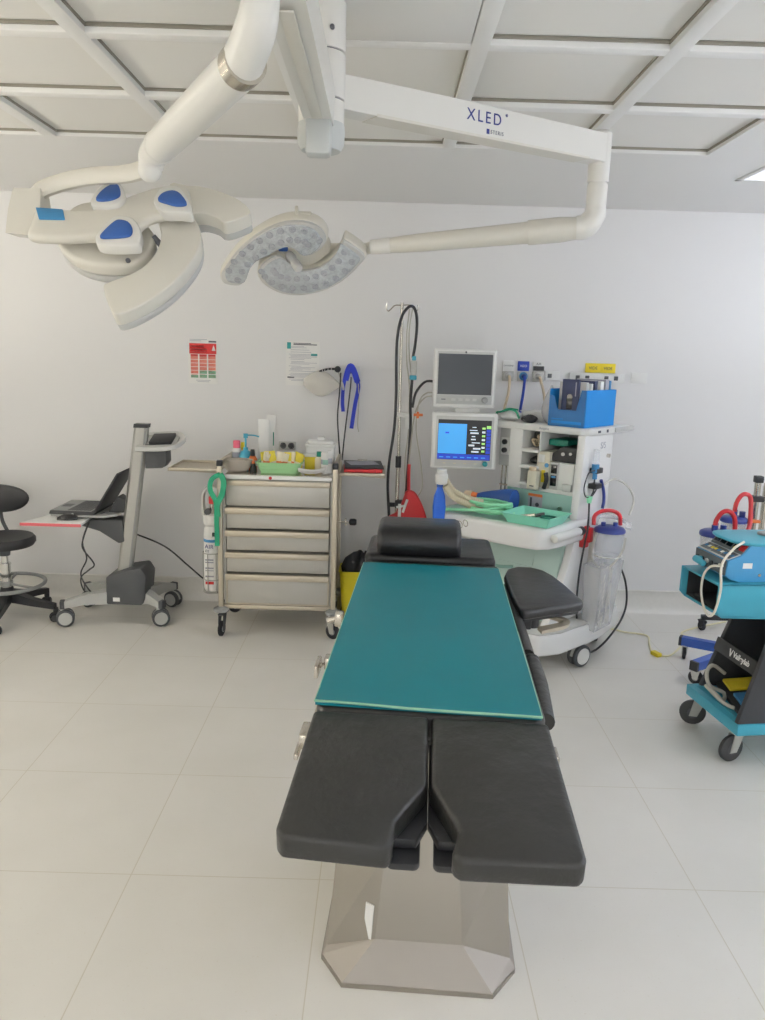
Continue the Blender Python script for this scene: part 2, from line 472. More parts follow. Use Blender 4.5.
# ceiling: plain slab around a grid of perforated filter panels
GX = [-2.05, -1.48, -.915, -.335, .25, .82, 1.375]; GY = [.77, 1.345, 1.92, 2.49, 3.06, 3.64]
b = MB(); T = ZC + .12
b.b2((XL, YB, ZC), (XR, GY[0], T)); b.b2((XL, GY[-1], ZC), (XR, YF, T))
b.b2((XL, GY[0], ZC), (GX[0], GY[-1], T)); b.b2((GX[-1], GY[0], ZC), (XR, GY[-1], T))
ceil = struct(b.build('ceiling', 'ceiling_paint', smooth=0))
b = MB(); hw = .027
for x in GX[1:-1]: b.b2((x - hw, GY[0], ZC - .004), (x + hw, GY[-1], ZC + .05), .003)
for y in GY[1:-1]: b.b2((GX[0], y - .024, ZC - .003), (GX[-1], y + .024, ZC + .05), .003)
struct(b.build('trim_1', 'grid_bar'))
b = MB(); b.b2((GX[0], GY[0], ZC + .046), (GX[-1], GY[-1], ZC + .06)); b.build('gap_shade', 'gap_shade', ceil, 0)  # dark backing sheet, puts shade into the gaps between panels
for i in range(len(GX) - 1):
    for j in range(len(GY) - 1):
        x0, x1, y0, y1 = GX[i] + hw, GX[i + 1] - hw, GY[j] + .024, GY[j + 1] - .024
        if i == len(GX) - 2: x1 = GX[-1]
        if j == len(GY) - 2: y1 = GY[-1]
        if i == 0: x0 = GX[0]
        if j == 0: y0 = GY[0]
        if i == 3 and j == 2: continue
        b = MB(); b.b2((x0 + .004, y0 + .004, ZC + .022), (x1 - .004, y1 - .014, ZC + .045), .002)
        fp = b.build('filter_panel', 'filter_panel', ceil, 0)
        b = MB(); b.b2((x0, y1 - .006, ZC + .014), (x1, y1 - .001, ZC + .024)); b.b2((x0, y0 + .001, ZC + .014), (x0 + .004, y1, ZC + .024)); b.b2((x1 - .004, y0 + .001, ZC + .014), (x1, y1, ZC + .024))  # dark strips painted as the shadow gap along the panel edges
        b.build('gap_shade_strip', 'gap_shade', fp, 0)
# solid plate carrying the lamp column
b = MB(); b.b2((GX[3] + hw + .003, GY[2] + .027, ZC - .002), (GX[4] - hw - .003, GY[3] - .027, ZC + .045), .002)
lab(b.build('mounting_plate', 'lamp_white', ceil), 'smooth white plate around the lamp column')

# ceiling light fittings; all but the right-edge one are added fill out of view
def ceiling_light(x0, y0, x1, y1, label, watt, tint):
    cx, cy = (x0 + x1) / 2, (y0 + y1) / 2
    t = thing('ceiling_light', label, 'ceiling light', (cx, cy, ZC))
    w, d = (x1 - x0) / 2, (y1 - y0) / 2
    b = MB()
    for lo, hi in (((-w, -d), (w, -d + .03)), ((-w, d - .03), (w, d)), ((-w, -d), (-w + .03, d)), ((w - .03, -d), (w, d))):
        b.b2((lo[0], lo[1], -.005), (hi[0], hi[1], 0), .002)
    b.build('frame', 'grid_bar', t)
    m = mat('diffuser_lit', 'FFFFFF', .6, emit=tint, estr=watt)
    b = MB(); b.b2((-w + .03, -d + .03, -.004), (w - .03, d - .03, 0)); b.build('diffuser', m, t, 0)
WARM, COOL, NEU = 'FFF7E8', 'ECF2FF', 'FFFBF2'
LW = 2.9
ceiling_light(1.70, 2.9, 2.3, 4.1, 'square white ceiling light at the right edge beyond the panel grid', 1.25, COOL)
ceiling_light(2.8, 2.3, 3.4, 4.2, 'added unseen ceiling light near the right wall outside the panel grid', 4.5, COOL)
ceiling_light(-3.1, 2.7, -2.5, 3.9, 'added unseen ceiling light left of the panel grid over the stool', LW, WARM)
ceiling_light(1.8, .4, 2.4, 1.6, 'added unseen ceiling light right of the panel grid near the camera', LW, COOL)
ceiling_light(-3.1, .2, -2.5, 1.4, 'added unseen ceiling light left of the panel grid near the camera', LW, WARM)
ceiling_light(-.9, -1.6, .9, -.4, 'added wide ceiling light unseen behind the camera', 1.5, NEU)

# added troughs out of view on the side walls, glowing upward to lift the ceiling
def fill_uplight(x, y0, y1, s, label, e=108):
    t = thing('fill_trough', label, 'added fill light', (x, (y0 + y1) / 2, 1.15))
    L = (y1 - y0) / 2
    b = MB(); b.b2((-.09, -L, -.05), (.09, L, -.04)); b.b2((-.09, -L, -.05), (-.08, L, .04)); b.b2((.08, -L, -.05), (.09, L, .04)); b.b2((-.09, -L, -.05), (.09, -L + .01, .04)); b.b2((-.09, L - .01, -.05), (.09, L, .04)); b.build('trough', 'white_plastic', t)
    m = mat('fill_uplight_glow', 'FFFFFF', .6, emit=s, estr=e)
    b = MB(); b.b2((-.07, -L + .02, -.03), (.07, L - .02, .01)); b.build('fill_emitter', m, t, 0)
fill_uplight(XL + .09, -.6, 3.2, 'FFF8EA', 'long added fill light trough, unseen, along the left wall', 98)
fill_uplight(XR - .09, -.6, 3.3, 'E9EFFF', 'long added fill light trough, unseen, along the right wall')

# ------------------------------------------------------------------ things on the back wall
YW = YF
def poster(name, label, cat, x0, z0, x1, z1, items):
    t = thing(name, label, cat, ((x0 + x1) / 2, YW, (z0 + z1) / 2))
    w, h = (x1 - x0) / 2, (z1 - z0) / 2
    b = MB(); b.prism(rect(-w, -h, w, h), -.001, .003, M4=FACE_Y); b.build('sheet', 'paper', t, 0)
    for nm, m, rects in items:
        b = MB()
        for k, (a, c, d, e) in enumerate(rects): b.prism(rect(a * w, c * h, d * w, e * h), .003, .0036, M4=FACE_Y)
        b.build(nm, m, t, 0)
    return t
rn = random.Random(3)
tb = []; tg = []
for c in range(3):
    x0 = -.84 + c * .6
    for r in range(5):
        y1 = .22 - r * .16
        (tg if (c > 0 and r > 3) else tb).append((x0, y1 - .14, x0 + .5, y1))
lines = [(-.84 + c * .6 + .04, .22 - r * .08 - .03, -.84 + c * .6 + .1 + rn.random() * .36, .22 - r * .08 - .015) for c in range(3) for r in range(12)]
pw = poster('safety_poster', 'white wall poster with red header and red and green table', 'poster', -1.227, 1.42, -1.044, 1.698,
  [('header', 'red_print', [(-.92, .32, .92, .78)]), ('table_cell', 'salmon_print', tb), ('table_band', 'red_print', [(-.84, .22, -.34, .3), (-.24, .22, .26, .3), (.36, .22, .86, .3)]),
   ('green_cell', 'green_print', tg + [(-.84, -.74, -.34, -.62), (-.24, -.74, .26, -.6), (.36, -.74, .86, -.6)]),
   ('text_lines', 'ink_pale', [(-.9, .88, -.1, .9), (-.9, .94, .3, .96), (-.5, -.86, .5, -.84), (-.4, -.92, .4, -.9)]),
   ('black_band', 'ink', [(.4, .83, .92, .9)]), ('small_print', 'red_print', lines),
   ('header_text', 'paper', [(-.84, .62, .1, .68), (-.84, .5, .3, .54), (-.84, .42, .2, .45)])])
b = MB(); b.prism([(.055, .065), (.079, .065), (.067, .1)], .0037, .004, M4=FACE_Y); b.build('warning_triangle', 'paper', pw, 0)
ln = []
y = .78
while y > -.8:
    x0 = -.82 + rn.choice((0, 0, .1, .14)); ln.append((x0, y - .016, min(.86, x0 + .7 + rn.random() * 1.0), y)); y -= rn.choice((.055, .055, .06, .1))
poster('notice_sheet', 'white typed notice sheet on the wall with teal marks', 'notice', -.618, 1.426, -.409, 1.697,
  [('text_lines', 'ink_pale', ln), ('title', 'ink', [(-.55, .84, .85, .88), (-.55, .9, .5, .93)]),
   ('teal_mark', 'teal_print', [(-.93, .66, -.7, .95)]), ('teal_word', 'teal_print', [(.5, .36, .88, .46), (.5, -.68, .88, -.6)]),
   ('dark_word', 'ink', [(-.9, -.66, -.5, -.6)])])

# hook rail
t = thing('hook_rail', 'white wall hook rail with black knobs above the instrument trolley', 'hook rail', (-.285, YW, 1.535))
b = MB(); b.b2((-.03, -.012, -.022), (.13, 0, .022), .003); b.build('plate', 'white_plastic', t)
for x, z in ((-.005, .0), (.075, -.004)):
    b = MB(); b.cyl((x, -.012, z), (x, -.05, z), .008, n=12); b.sph((x, -.06, z), .02, (1, .8, 1)); b.build('knob', 'black_plastic', t)
b = MB(); b.tube([(-.01, -.045, 0), (-.06, -.05, 0), (-.11, -.05, -.014), (-.125, -.05, -.03)], .007, 8); tag(b.build('coiled_strap', 'black_plastic', loc=(-.285, YW, 1.535)), 'black and white banded strap on the hook rail left end', 'strap')
st = bpy.data.objects['coiled_strap']
b = MB()
for x in (-.045, -.065, -.085, -.1): b.torus((x, -.05, -.002 - max(0, (-x - .06)) * .25), .0075, .002, (1, 0, 0), 12, 6)
b.build('band', 'white_plastic', st)
# blue ribbons hanging from the right knob
t = thing('face_shield_straps', 'royal blue straps hanging from the right knob of the hook rail', 'straps', (-.21, YW - .06, 1.53))
b = MB(); b.tube([(-.03, 0, -.06), (-.015, -.012, .0), (.0, -.015, .026), (.02, -.012, .0), (.045, 0, -.07)], .01, 8, flat=(.018, .006)); b.build('loop', 'ribbon_blue', t)
b = MB(); b.tube([(-.035, 0, -.05), (-.045, .01, -.12), (-.047, .01, -.2), (-.042, .01, -.255)], .01, 8, flat=(.011, .003)); b.build('strap', 'ribbon_blue', t)
b = MB(); b.tube([(.035, 0, -.05), (.05, .01, -.1), (.03, .012, -.22), (.012, .012, -.36)], .01, 8, flat=(.012, .003)); b.build('strap', 'ribbon_blue', t)
b = MB(); b.tube([(.05, 0, -.08), (.055, .02, -.2), (.05, .02, -.33), (.058, .02, -.38)], .003, 6); b.build('cord', 'cable_grey', t)
# milky bag at the rail
t = thing('mask_bag', 'milky translucent pouch hanging below the hook rail left of the blue straps', 'pouch', (-.40, YW - .05, 1.45))
def bagf(u, v):
    a = 2 * PI * v; s = math.sin(PI * min(1, .08 + .9 * u))
    return Vector((-.1 + .23 * u, 0, 0)) + Vector((.004 * math.cos(5 * a), .038 * s * math.cos(a) * (1 + .1 * math.sin(3 * a)), (.075 * s) * math.sin(a) * (1 + .07 * math.sin(4 * a + 5 * u)) - .015 * u))
b = MB(); b.grid(bagf, 18, 28); b.build('pouch', 'bag_milky', t, 60)
b = MB(); b.torus((.14, 0, -.015), .022, .008, (1, .2, .3), 16, 8); b.tube([(.14, 0, .0), (.125, 0, .04), (.112, 0, .075)], .004, 6); b.build('collar', 'bag_milky', t)
# two wire leads hanging
b = MB(); b.tube([(-.27, YW - .065, 1.515), (-.275, YW - .07, 1.4), (-.285, YW - .07, 1.25), (-.275, YW - .1, 1.12), (-.26, YW - .2, 1.028)], .0045, 6)
tag(b.build('lead', 'cable_black'), 'thin black lead hanging from the hook rail left knob behind the trolley', 'lead')
b = MB(); b.tube([(-.205, YW - .075, 1.49), (-.21, YW - .09, 1.4), (-.235, YW - .12, 1.15), (-.245, YW - .2, .99)], .0045, 6)
tag(b.build('lead', 'cable_black'), 'thin black lead between the blue straps reaching the right side tray', 'lead')
# wall socket over the trolley
t = thing('wall_socket', 'grey double wall socket just above the instrument trolley', 'socket', (-.606, YW, 1.045))
b = MB(); b.b2((-.055, -.012, -.026), (.055, 0, .026), .004); b.build('plate', 'pale_grey', t)
for x in (-.026, .026):
    b = MB(); b.lathe([(.017, 0), (.02, .003), (.02, .0), (.014, -.002)], (x, -.012, 0), 16, (0, -1, 0))
    b.cyl((x, -.0125, 0), (x, -.014, 0), .014, n=16); b.build('outlet', 'dark_grey_plastic', t)
# grey patches of old tape on the wall
# gas outlets
def gas(x, body, label, word, wcol, pcol, pair):
    t = thing('gas_outlet', label, 'gas outlet', (x, YW, 1.555), group=None)
    b = MB(); b.b2((-.036, -.02, -.062), (.036, 0, .0), .004); b.build('valve_plate', 'steel_sheet' if pcol is None else pcol, t)
    b = MB(); b.b2((-.036, -.012, .002), (.036, 0, .062), .003); lbp = b.build('label_plate', 'white_plastic' if body is None else body, t)
    b = MB(); b.lathe([(.026, 0), (.026, .012), (.018, .014), (.018, .004)], (0, -.02, -.03), 24, (0, -1, 0)); b.build('collar', 'lamp_grey' if pair != 'b' else 'label_blue', t)
    b = MB(); b.lathe([(.012, 0), (.015, .01), (.015, .04), (.008, .05)], (0, -.022, -.03), 16, (0, -1, 0)); b.build('probe', 'mask_blue' if pair == 'b' else 'lamp_grey', t)
    if word:
        text(word, .0135 if len(word) > 4 else .02, wcol, t, Matrix.Translation((0, -.0125, .032)) @ FACE_Y, align='CENTER')
    return t
gas(.772, None, 'gas outlet on the wall with white label, leftmost of three', 'OXYGENE', 'ink', None, 'w')
g2 = gas(.866, 'royal_blue', 'gas outlet on the wall with blue label and blue hose', 'N2O', 'paper', None, 'b')
g3 = gas(.96, None, 'gas outlet on the wall with black and white label, right of the blue one', '', 'ink', None, 'w')
b = MB(); b.prism(rect(-.034, .006, .034, .034), .012, .0128, M4=FACE_Y); b.build('black_band', 'black_plastic', g3, 0)
text('AIR', .02, 'ink', g3, Matrix.Translation((0, -.0125, .047)) @ FACE_Y, align='CENTER')
def ghose(x, m, pts, label):
    b = MB(); b.tube([(x + dx, YW - dy, z) for dx, dy, z in pts], .0085, 10, 6)
    tag(b.build('gas_hose', m), label, 'hose')
ghose(.772, 'tube_tan', [(0, .072, 1.525), (0, .09, 1.50), (-.004, .095, 1.42), (-.02, .08, 1.32), (-.02, .06, 1.2), (-.01, .05, 1.0)], 'tan gas hose dropping from the leftmost wall gas outlet')
ghose(.866, 'royal_blue', [(0, .072, 1.525), (-.002, .09, 1.50), (-.006, .09, 1.42), (-.014, .07, 1.3), (-.014, .05, 1.1), (-.01, .05, .95)], 'royal blue gas hose dropping from the middle wall gas outlet')
ghose(.96, 'tube_tan', [(0, .072, 1.525), (.006, .09, 1.495), (.03, .085, 1.42), (.05, .05, 1.3), (.05, .04, 1.0)], 'tan gas hose slanting down from the third wall gas outlet')
# small sockets and plates
def plate(name, label, cat, x0, x1, z0, z1, m='white_plastic', slots=()):
    t = thing(name, label, cat, ((x0 + x1) / 2, YW, (z0 + z1) / 2))
    w, h = (x1 - x0) / 2, (z1 - z0) / 2
    b = MB(); b.b2((-w, -.014 if slots else -.006, -h), (w, .002, h), .002); b.build('cover', m, t)
    for s in slots:
        b = MB(); b.b2((s - .013, -.016, -.013), (s + .013, -.012, .013), .002); b.build('outlet', 'dark_grey_plastic', t)
    return t
plate('wall_socket', 'small white wall socket right of the third gas outlet', 'socket', 1.005, 1.095, 1.505, 1.56, slots=(-.018,))
plate('wall_socket', 'long white wall socket strip behind the blue file box', 'socket', 1.155, 1.5, 1.5, 1.555, slots=(-.12, -.06, .06, .12))
plate('blank_plate', 'blank square white wall plate right of the yellow tags', 'wall plate', 1.545, 1.643, 1.5, 1.565)
for x, lb in ((1.3, 'yellow tag on the wall, left one behind the blue file box'), (1.393, 'yellow tag on the wall, right one behind the blue file box')):
    t = thing('yellow_tag', lb, 'tag', (x, YW, 1.587))
    b = MB(); b.b2((-.047, -.012, -.028), (.047, 0, .03), .003); b.build('tag', 'yellow_tag', t)
    text('VIDE', .026, 'ink', t, Matrix.Translation((0, -.0125, .0)) @ FACE_Y, align='CENTER')
# ================================================================== SURGICAL LIGHTS
HX, HY = -.187, 2.23
t = thing('lamp_column', 'white cylindrical ceiling column carrying both surgical light arms', 'lamp column', (HX, HY, ZC))
b = MB(); b.cyl((0, 0, -.118), (0, 0, .002), .062, n=36, bev=.002); b.build('upper_sleeve', 'lamp_white', t)
b = MB(); b.cyl((0, 0, -.232), (0, 0, -.122), .062, n=36, bev=.002); b.build('middle_sleeve', 'lamp_white', t)
b = MB(); b.cyl((0, 0, -.292), (0, 0, -.236), .061, n=36, bev=.002); b.build('lower_sleeve', 'lamp_white', t)
b = MB(); b.cyl((0, 0, -.14), (0, 0, -.1), .056, n=24); b.cyl((0, 0, -.26), (0, 0, -.22), .056, n=24); b.build('seam_ring', 'print_grey', t)
b = MB(); b.lathe([(.0615, .0), (.0635, -.02), (.062, -.05), (.052, -.066), (0, -.07)], (0, 0, -.29), 36); b.build('end_cap', 'lamp_joint', t)
b = MB(); b.cyl((.03, -.062, -.075), (.03, -.053, -.075), .006, n=10); b.build('screw', 'print_grey', t)

# ---- left light (seen from its back)
t1 = thing('surgical_light', 'large white three-petal surgical light with blue pads, tilted back toward us', 'surgical light', (HX, HY, 2.27))
b = MB()  # boom running toward the camera below the column
y0, y1 = -.05, -.95
b.loft([[(-.036, y0, -.045), (.036, y0, -.045), (.04, y0, .04), (-.04, y0, .04)],
        [(-.036, y1, -.035), (.036, y1, -.035), (.04, y1, .04), (-.04, y1, .04)]])
b.build('boom', 'lamp_white', t1)
b = MB(); b.box((0, -.08, -.075), (.066, .06, .105), .012); b.build('boom_end_block', 'lamp_joint', t1)
b = MB(); b.b2((-.014, -.75, -.0485), (.014, -.12, -.044), .002); b.build('boom_cover_strip', 'lamp_cream', t1)
JL = Vector((-.052, -.76, -.115))
E1 = Vector((-.385, -.215, -.16)); D1 = (E1 - JL).normalized()
b = MB(); b.tube([(-.03, -.80, .03), (-.034, -.80, -.04), JL + Vector((.006, -.022, .03)), JL + D1 * .06], [.03, .031, .035, .038], 24, 5); b.build('shoulder_joint', 'lamp_white', t1)
b = MB()
b.tube([JL + D1 * .05, JL + D1 * .2, JL + D1 * .4, E1 - D1 * .12, E1 - D1 * .05], [.039, .039, .039, .038, .037], 24, 4); b.build('spring_arm', 'lamp_white', t1)
b = MB(); b.cyl(JL + D1 * .04, JL + D1 * .075, .0398, n=28); lab(b.build('joint_band', 'steel', t1), 'grey metal band around the arm joint')
b = MB(); b.cyl(E1 - D1 * .055, E1 - D1 * .0, .034, n=24, bev=.004); b.cyl(E1 - D1 * .058, E1 - D1 * .05, .039, n=24, bev=.002); b.build('arm_collar', 'lamp_white', t1)
b = MB(); b.tube([E1 - D1 * .01, E1 + D1 * .015 + Vector((0, 0, -.008)), E1 + Vector((-.012, .012, -.035))], [.034, .033, .029], 24, 4); b.sph(E1 + Vector((-.014, .012, -.038)), .0285); b.build('wrist_joint', 'lamp_white', t1)
W = lambda x, y, z: Vector((x - HX, y - HY, z - 2.27))
b = MB(); b.tube([E1 + Vector((-.015, .02, -.03)), W(-.66, 2.07, 2.07), W(-.76, 2.1, 2.068), W(-.85, 2.13, 2.055), W(-.905, 2.14, 2.035), W(-.94, 2.14, 1.99)], .02, 12, 5, flat=(.014, .02)); b.build('yoke', 'lamp_cream', t1)
b = MB(); b.loft([[W(-.965, 2.12, 2.04), W(-.895, 2.12, 2.04), W(-.895, 2.17, 2.04), W(-.965, 2.17, 2.04)], [W(-.972, 2.10, 1.985), W(-.89, 2.10, 1.985), W(-.89, 2.17, 1.985), W(-.972, 2.17, 1.985)], [W(-.978, 2.09, 1.925), W(-.9, 2.09, 1.92), W(-.9, 2.17, 1.92), W(-.978, 2.17, 1.925)]]); b.build('yoke_block', 'lamp_cream', t1)

def head_matrix(o, elev, root):
    n = Vector((0, -math.cos(elev), math.sin(elev))); u = Vector((1, 0, 0)); w = n.cross(u)
    m = Matrix((u, w, n)).transposed().to_4x4(); m.translation = Vector(o) - root
    return m
r1 = Vector((HX, HY, 2.27))
H1 = head_matrix((-.661, 2.1, 1.979), math.radians(41), r1)
A = [(-0.197, -0.04), (-0.171, -0.08), (-0.134, -0.112), (-0.087, -0.131), (-0.035, -0.136), (0.011, -0.126), (0.044, -0.097), (0.057, -0.052), (0.045, 0.0), (-0.006, 0.053), (-0.079, 0.097), (-0.136, 0.105), (-0.181, 0.08), (-0.202, 0.02)]
Bp = [(0.064, 0.027), (0.136, 0.049), (0.164, 0.012), (0.18, -0.032), (0.183, -0.085), (0.168, -0.142), (0.136, -0.207), (0.095, -0.26), (0.053, -0.297), (0.02, -0.315), (0.003, -0.303), (-0.031, -0.228), (-0.022, -0.21), (0.023, -0.183), (0.059, -0.146), (0.079, -0.091), (0.079, -0.036)]
Cp = [(0.075, 0.141), (0.121, 0.139), (0.166, 0.135), (0.223, 0.114), (0.272, 0.083), (0.298, 0.051), (0.294, 0.031), (0.241, 0.0), (0.217, 0.018), (0.18, 0.033), (0.146, 0.029), (0.093, 0.029)]
def inset(poly, f):
    cx = sum(p[0] for p in poly) / len(poly); cy = sum(p[1] for p in poly) / len(poly)
    return [(cx + (x - cx) * f, cy + (y - cy) * f) for x, y in poly]
for poly, z1 in ((A, -.045), (Bp, -.025), (Cp, -.015)):
    pz = smooth2(poly, 4) if poly is A else smooth2(poly, 3)
    b = MB(); b.prism(pz, z1 - .04, z1, .012, H1, 3); ps = b.build('petal_shell', 'lamp_cream', t1, 50)
    b = MB(); b.prism(inset(pz, .985), z1 - .062, z1 - .04, .006, H1, 2); b.build('petal_rim', 'lamp_grey', ps, 50)
    b = MB(); b.prism(inset(pz, .9), z1 - .066, z1 - .062, .001, H1, 1); b.build('lens_window', 'lens_clear', ps, 50)
cov = [(-0.244, 0.012), (-0.173, 0.009), (-0.091, 0.012), (-0.053, 0.037), (-0.007, 0.072), (0.041, 0.1), (0.084, 0.116), (0.133, 0.111), (0.157, 0.03), (0.135, 0.0), (0.085, -0.004), (0.052, -0.02), (0.03, -0.054), (-0.031, -0.082), (-0.137, -0.098), (-0.217, -0.098), (-.244, -.09)]
b = MB(); b.prism(cov, -.022, .008, .014, H1, 3); b.build('back_cover', 'lamp_cream', t1, 50)
for nm, poly, z in (('bump', [(-0.062, -0.106), (-0.054, -0.075), (-0.033, -0.031), (-0.012, -0.024), (0.02, -0.035), (0.043, -0.071), (0.05, -0.113), (0.041, -0.129), (-0.042, -0.132)], .02),
                    ('bump', [(0.059, 0.03), (0.066, 0.076), (0.089, 0.092), (0.121, 0.083), (0.152, 0.028), (0.162, -0.008), (0.131, -0.006), (0.088, -0.006)], .02),
                    ('bump', [(-0.098, 0.012), (-0.093, 0.07), (-0.068, 0.1), (-0.045, 0.1), (-0.027, 0.078), (-0.016, 0.039), (-0.037, 0.01)], .02)):
    b = MB(); b.prism(smooth2(poly, 3), -.012, z, .007, H1, 3); b.build('handle_boss', 'lamp_white', t1, 50)
for poly in ([(-0.085, 0.024), (-0.081, 0.052), (-0.065, 0.077), (-0.05, 0.087), (-0.037, 0.079), (-0.028, 0.05), (-0.034, 0.035), (-0.057, 0.023)],
             [(-0.048, -0.111), (-0.041, -0.084), (-0.025, -0.055), (-0.012, -0.046), (0.011, -0.053), (0.025, -0.074), (0.027, -0.095), (0.018, -0.105), (-0.014, -0.111)],
             [(0.071, 0.031), (0.076, 0.053), (0.091, 0.065), (0.109, 0.067), (0.128, 0.053), (0.147, 0.018), (0.122, 0.011), (0.095, 0.019)]):
    b = MB(); b.prism(smooth2(poly, 3), .015, .026, .003, H1, 2); lab(b.build('handle_pad', 'lamp_blue', t1, 50), 'blue drop-shaped handle pad')
b = MB(); b.prism([(-0.238, 0.004), (-0.168, 0.0), (-0.155, -0.036), (-0.22, -0.037)], .004, .0125, .002, H1, 2); lab(b.build('control_pad', 'label_blue', t1), 'blue rectangular control pad')
b = MB(); b.cyl(H1 @ Vector((.005, -.115, -.05)), H1 @ Vector((.005, -.118, -.04)), .006, n=10); b.build('screw', 'print_grey', t1)
# dark stem seen between cover and petal
b = MB(); b.tube([H1 @ Vector((.05, -.02, -.05)), H1 @ Vector((.075, -.04, -.07)), H1 @ Vector((.085, -.075, -.075))], .008, 10, 4); b.build('hinge_stem', 'print_grey', t1)

# ---- right light (seen from its lamp face)
t2 = thing('surgical_light', 'white two-petal surgical light with clear lens face on the lettered boom', 'surgical light', (HX, HY, 2.33))
r2 = Vector((HX, HY, 2.33)); V2 = lambda x, y, z: Vector((x, y, z)) - r2
a, c = V2(-.16, 2.25, 2.322), V2(.705, 2.845, 2.349)
d = (c - a).normalized(); sd = Vector((d.y, -d.x, 0)).normalized(); up = Vector((0, 0, 1))
def sect(p, w, h, lip=0): return [p - sd * w - up * h, p + sd * w - up * h, p + sd * w + up * h, p - sd * w + up * h]
b = MB(); b.loft([sect(a, .036, .042), sect(a + (c - a) * .35, .036, .045), sect(c, .034, .044)]); b.build('boom', 'lamp_white', t2)
b = MB(); b.loft([[a + d * .12 + sd * .037 - up * .046, a + d * .12 - sd * .037 - up * .046, a + d * .12 - sd * .037 - up * .038, a + d * .12 + sd * .037 - up * .038],
                  [c - d * .08 + sd * .035 - up * .046, c - d * .08 - sd * .035 - up * .046, c - d * .08 - sd * .035 - up * .04, c - d * .08 + sd * .035 - up * .04]]); b.build('boom_underside_strip', 'lamp_cream', t2)
txm = lambda s, dz: frame(a + d * s + sd * .0362 + up * dz, d, up)
# lettering stands on the camera-facing side of the boom
text('XLED', .046, 'print_blue', t2, txm(.435, .010), spacing=1.35)
text('®', .012, 'print_blue', t2, txm(.587, .028))
text('STERIS', .015, 'print_grey', t2, txm(.53, -.026), spacing=1.25)
b = MB(); b.prism(rect(-.011, -.007, .0, .007), 0, .0006, M4=txm(.525, -.026)); b.build('logo_mark', 'print_blue', t2, 0)
K = V2(.715, 2.86, 2.35)
b = MB(); b.lathe([(.0, .062), (.028, .06), (.036, .05), (.036, -.105)], K, 28); b.build('elbow_upper', 'lamp_white', t2)
b = MB(); b.cyl(K + up * -.185, K + up * -.11, .0345, n=28, bev=.002); b.cyl(K + up * -.112, K + up * -.104, .031, n=24); b.build('elbow_lower', 'lamp_white', t2)
b = MB(); b.tube([K + up * -.182, K + up * -.215 + Vector((-.003, 0, 0)), K + Vector((-.03, .008, -.248)), K + Vector((-.06, .014, -.252))], [.034, .038, .042, .04], 24, 5); b.build('elbow_joint', 'lamp_white', t2)
J2 = V2(.66, 2.875, 2.097); E2 = V2(.0, 3.0, 2.036); D2 = (E2 - J2).normalized()
b = MB(); b.tube([J2, J2 + D2 * .06, J2 + D2 * .17, J2 + D2 * .19, E2 - D2 * .12, E2 - D2 * .005], [.037, .043, .042, .037, .032, .026], 22, 3); b.build('spring_arm', 'lamp_cream', t2)
b = MB(); b.cyl(E2 - D2 * .01, E2 + D2 * .066, .0285, .026, n=22, bev=.003); b.build('arm_collar', 'lamp_white', t2)
b = MB()
T2 = E2 + D2 * .066
b.tube([T2 - D2 * .01, T2 + Vector((-.03, .03, -.005)), V2(-.16, 3.09, 2.03), V2(-.25, 3.1, 2.03), V2(-.32, 3.07, 2.02), V2(-.35, 3.05, 2.0)], .014, 12, 5, flat=(.012, .02)); b.build('yoke', 'lamp_cream', t2)
H2 = head_matrix((-.35, 3.0, 1.98), math.radians(-45), r2)
R1 = [(-0.283, -0.088), (-0.27, -0.063), (-0.214, 0.016), (-0.149, 0.081), (-0.077, 0.133), (-0.01, 0.161), (0.054, 0.165), (0.099, 0.15), (0.126, 0.119), (0.132, 0.086), (0.113, 0.051), (0.078, 0.023), (0.05, 0.02), (0.02, 0.05), (-0.01, 0.058), (-0.04, 0.048), (-0.09, 0.015), (-0.141, -0.016), (-0.176, -0.06), (-0.207, -0.129), (-0.246, -0.137), (-0.279, -0.125)]
R2 = [(0.199, 0.09), (0.27, 0.028), (0.255, -0.014), (0.206, -0.076), (0.145, -0.128), (0.084, -0.156), (0.012, -0.174), (-0.058, -0.168), (-0.111, -0.138), (-0.137, -0.101), (-0.137, -0.058), (-0.113, -0.021), (-0.062, 0.01), (-0.025, -0.012), (0.02, -0.052), (0.08, -0.044), (0.13, -0.012), (0.17, 0.036), (0.188, 0.077)]
mid1 = [(-.235, -.09), (-.2, -.03), (-.15, .02), (-.1, .062), (-.045, .095), (.01, .11), (.06, .1), (.085, .075)]
mid2 = [(.21, .03), (.175, -.03), (.125, -.075), (.07, -.1), (.01, -.11), (-.045, -.105), (-.085, -.08), (-.1, -.05)]
for poly, mid in ((R1, mid1), (R2, mid2)):
    pz = smooth2(poly, 3)
    b = MB(); b.prism(pz, -.055, -.006, .01, H2, 3); ps = b.build('petal_shell', 'lamp_cream', t2, 50)
    b = MB(); b.prism(inset(pz, .97), -.012, .004, .004, H2, 2); b.build('petal_rim', 'lamp_grey', ps, 50)
    b = MB(); b.prism(inset(pz, .89), .003, .007, .002, H2, 2); b.build('lens_window', 'lens_clear', ps, 50)
    P = sm([(x, y, 0) for x, y in mid], 3)
    for k in range(0, len(P), 1):
        p = P[k]; q = (P[min(k + 1, len(P) - 1)] - P[max(k - 1, 0)]).normalized(); nn = Vector((-q.y, q.x, 0))
        for s in (-.022, .022):
            if (k + (s > 0)) % 2: continue
            cpos = p + nn * s
            b = MB(); b.lathe([(.013, 0), (.013, .002), (.009, .004), (.004, .0025), (0, .0025)], (cpos.x, cpos.y, .0065), 14)
            b.build('led_lens', 'lens_ring', ps, 50, H2)
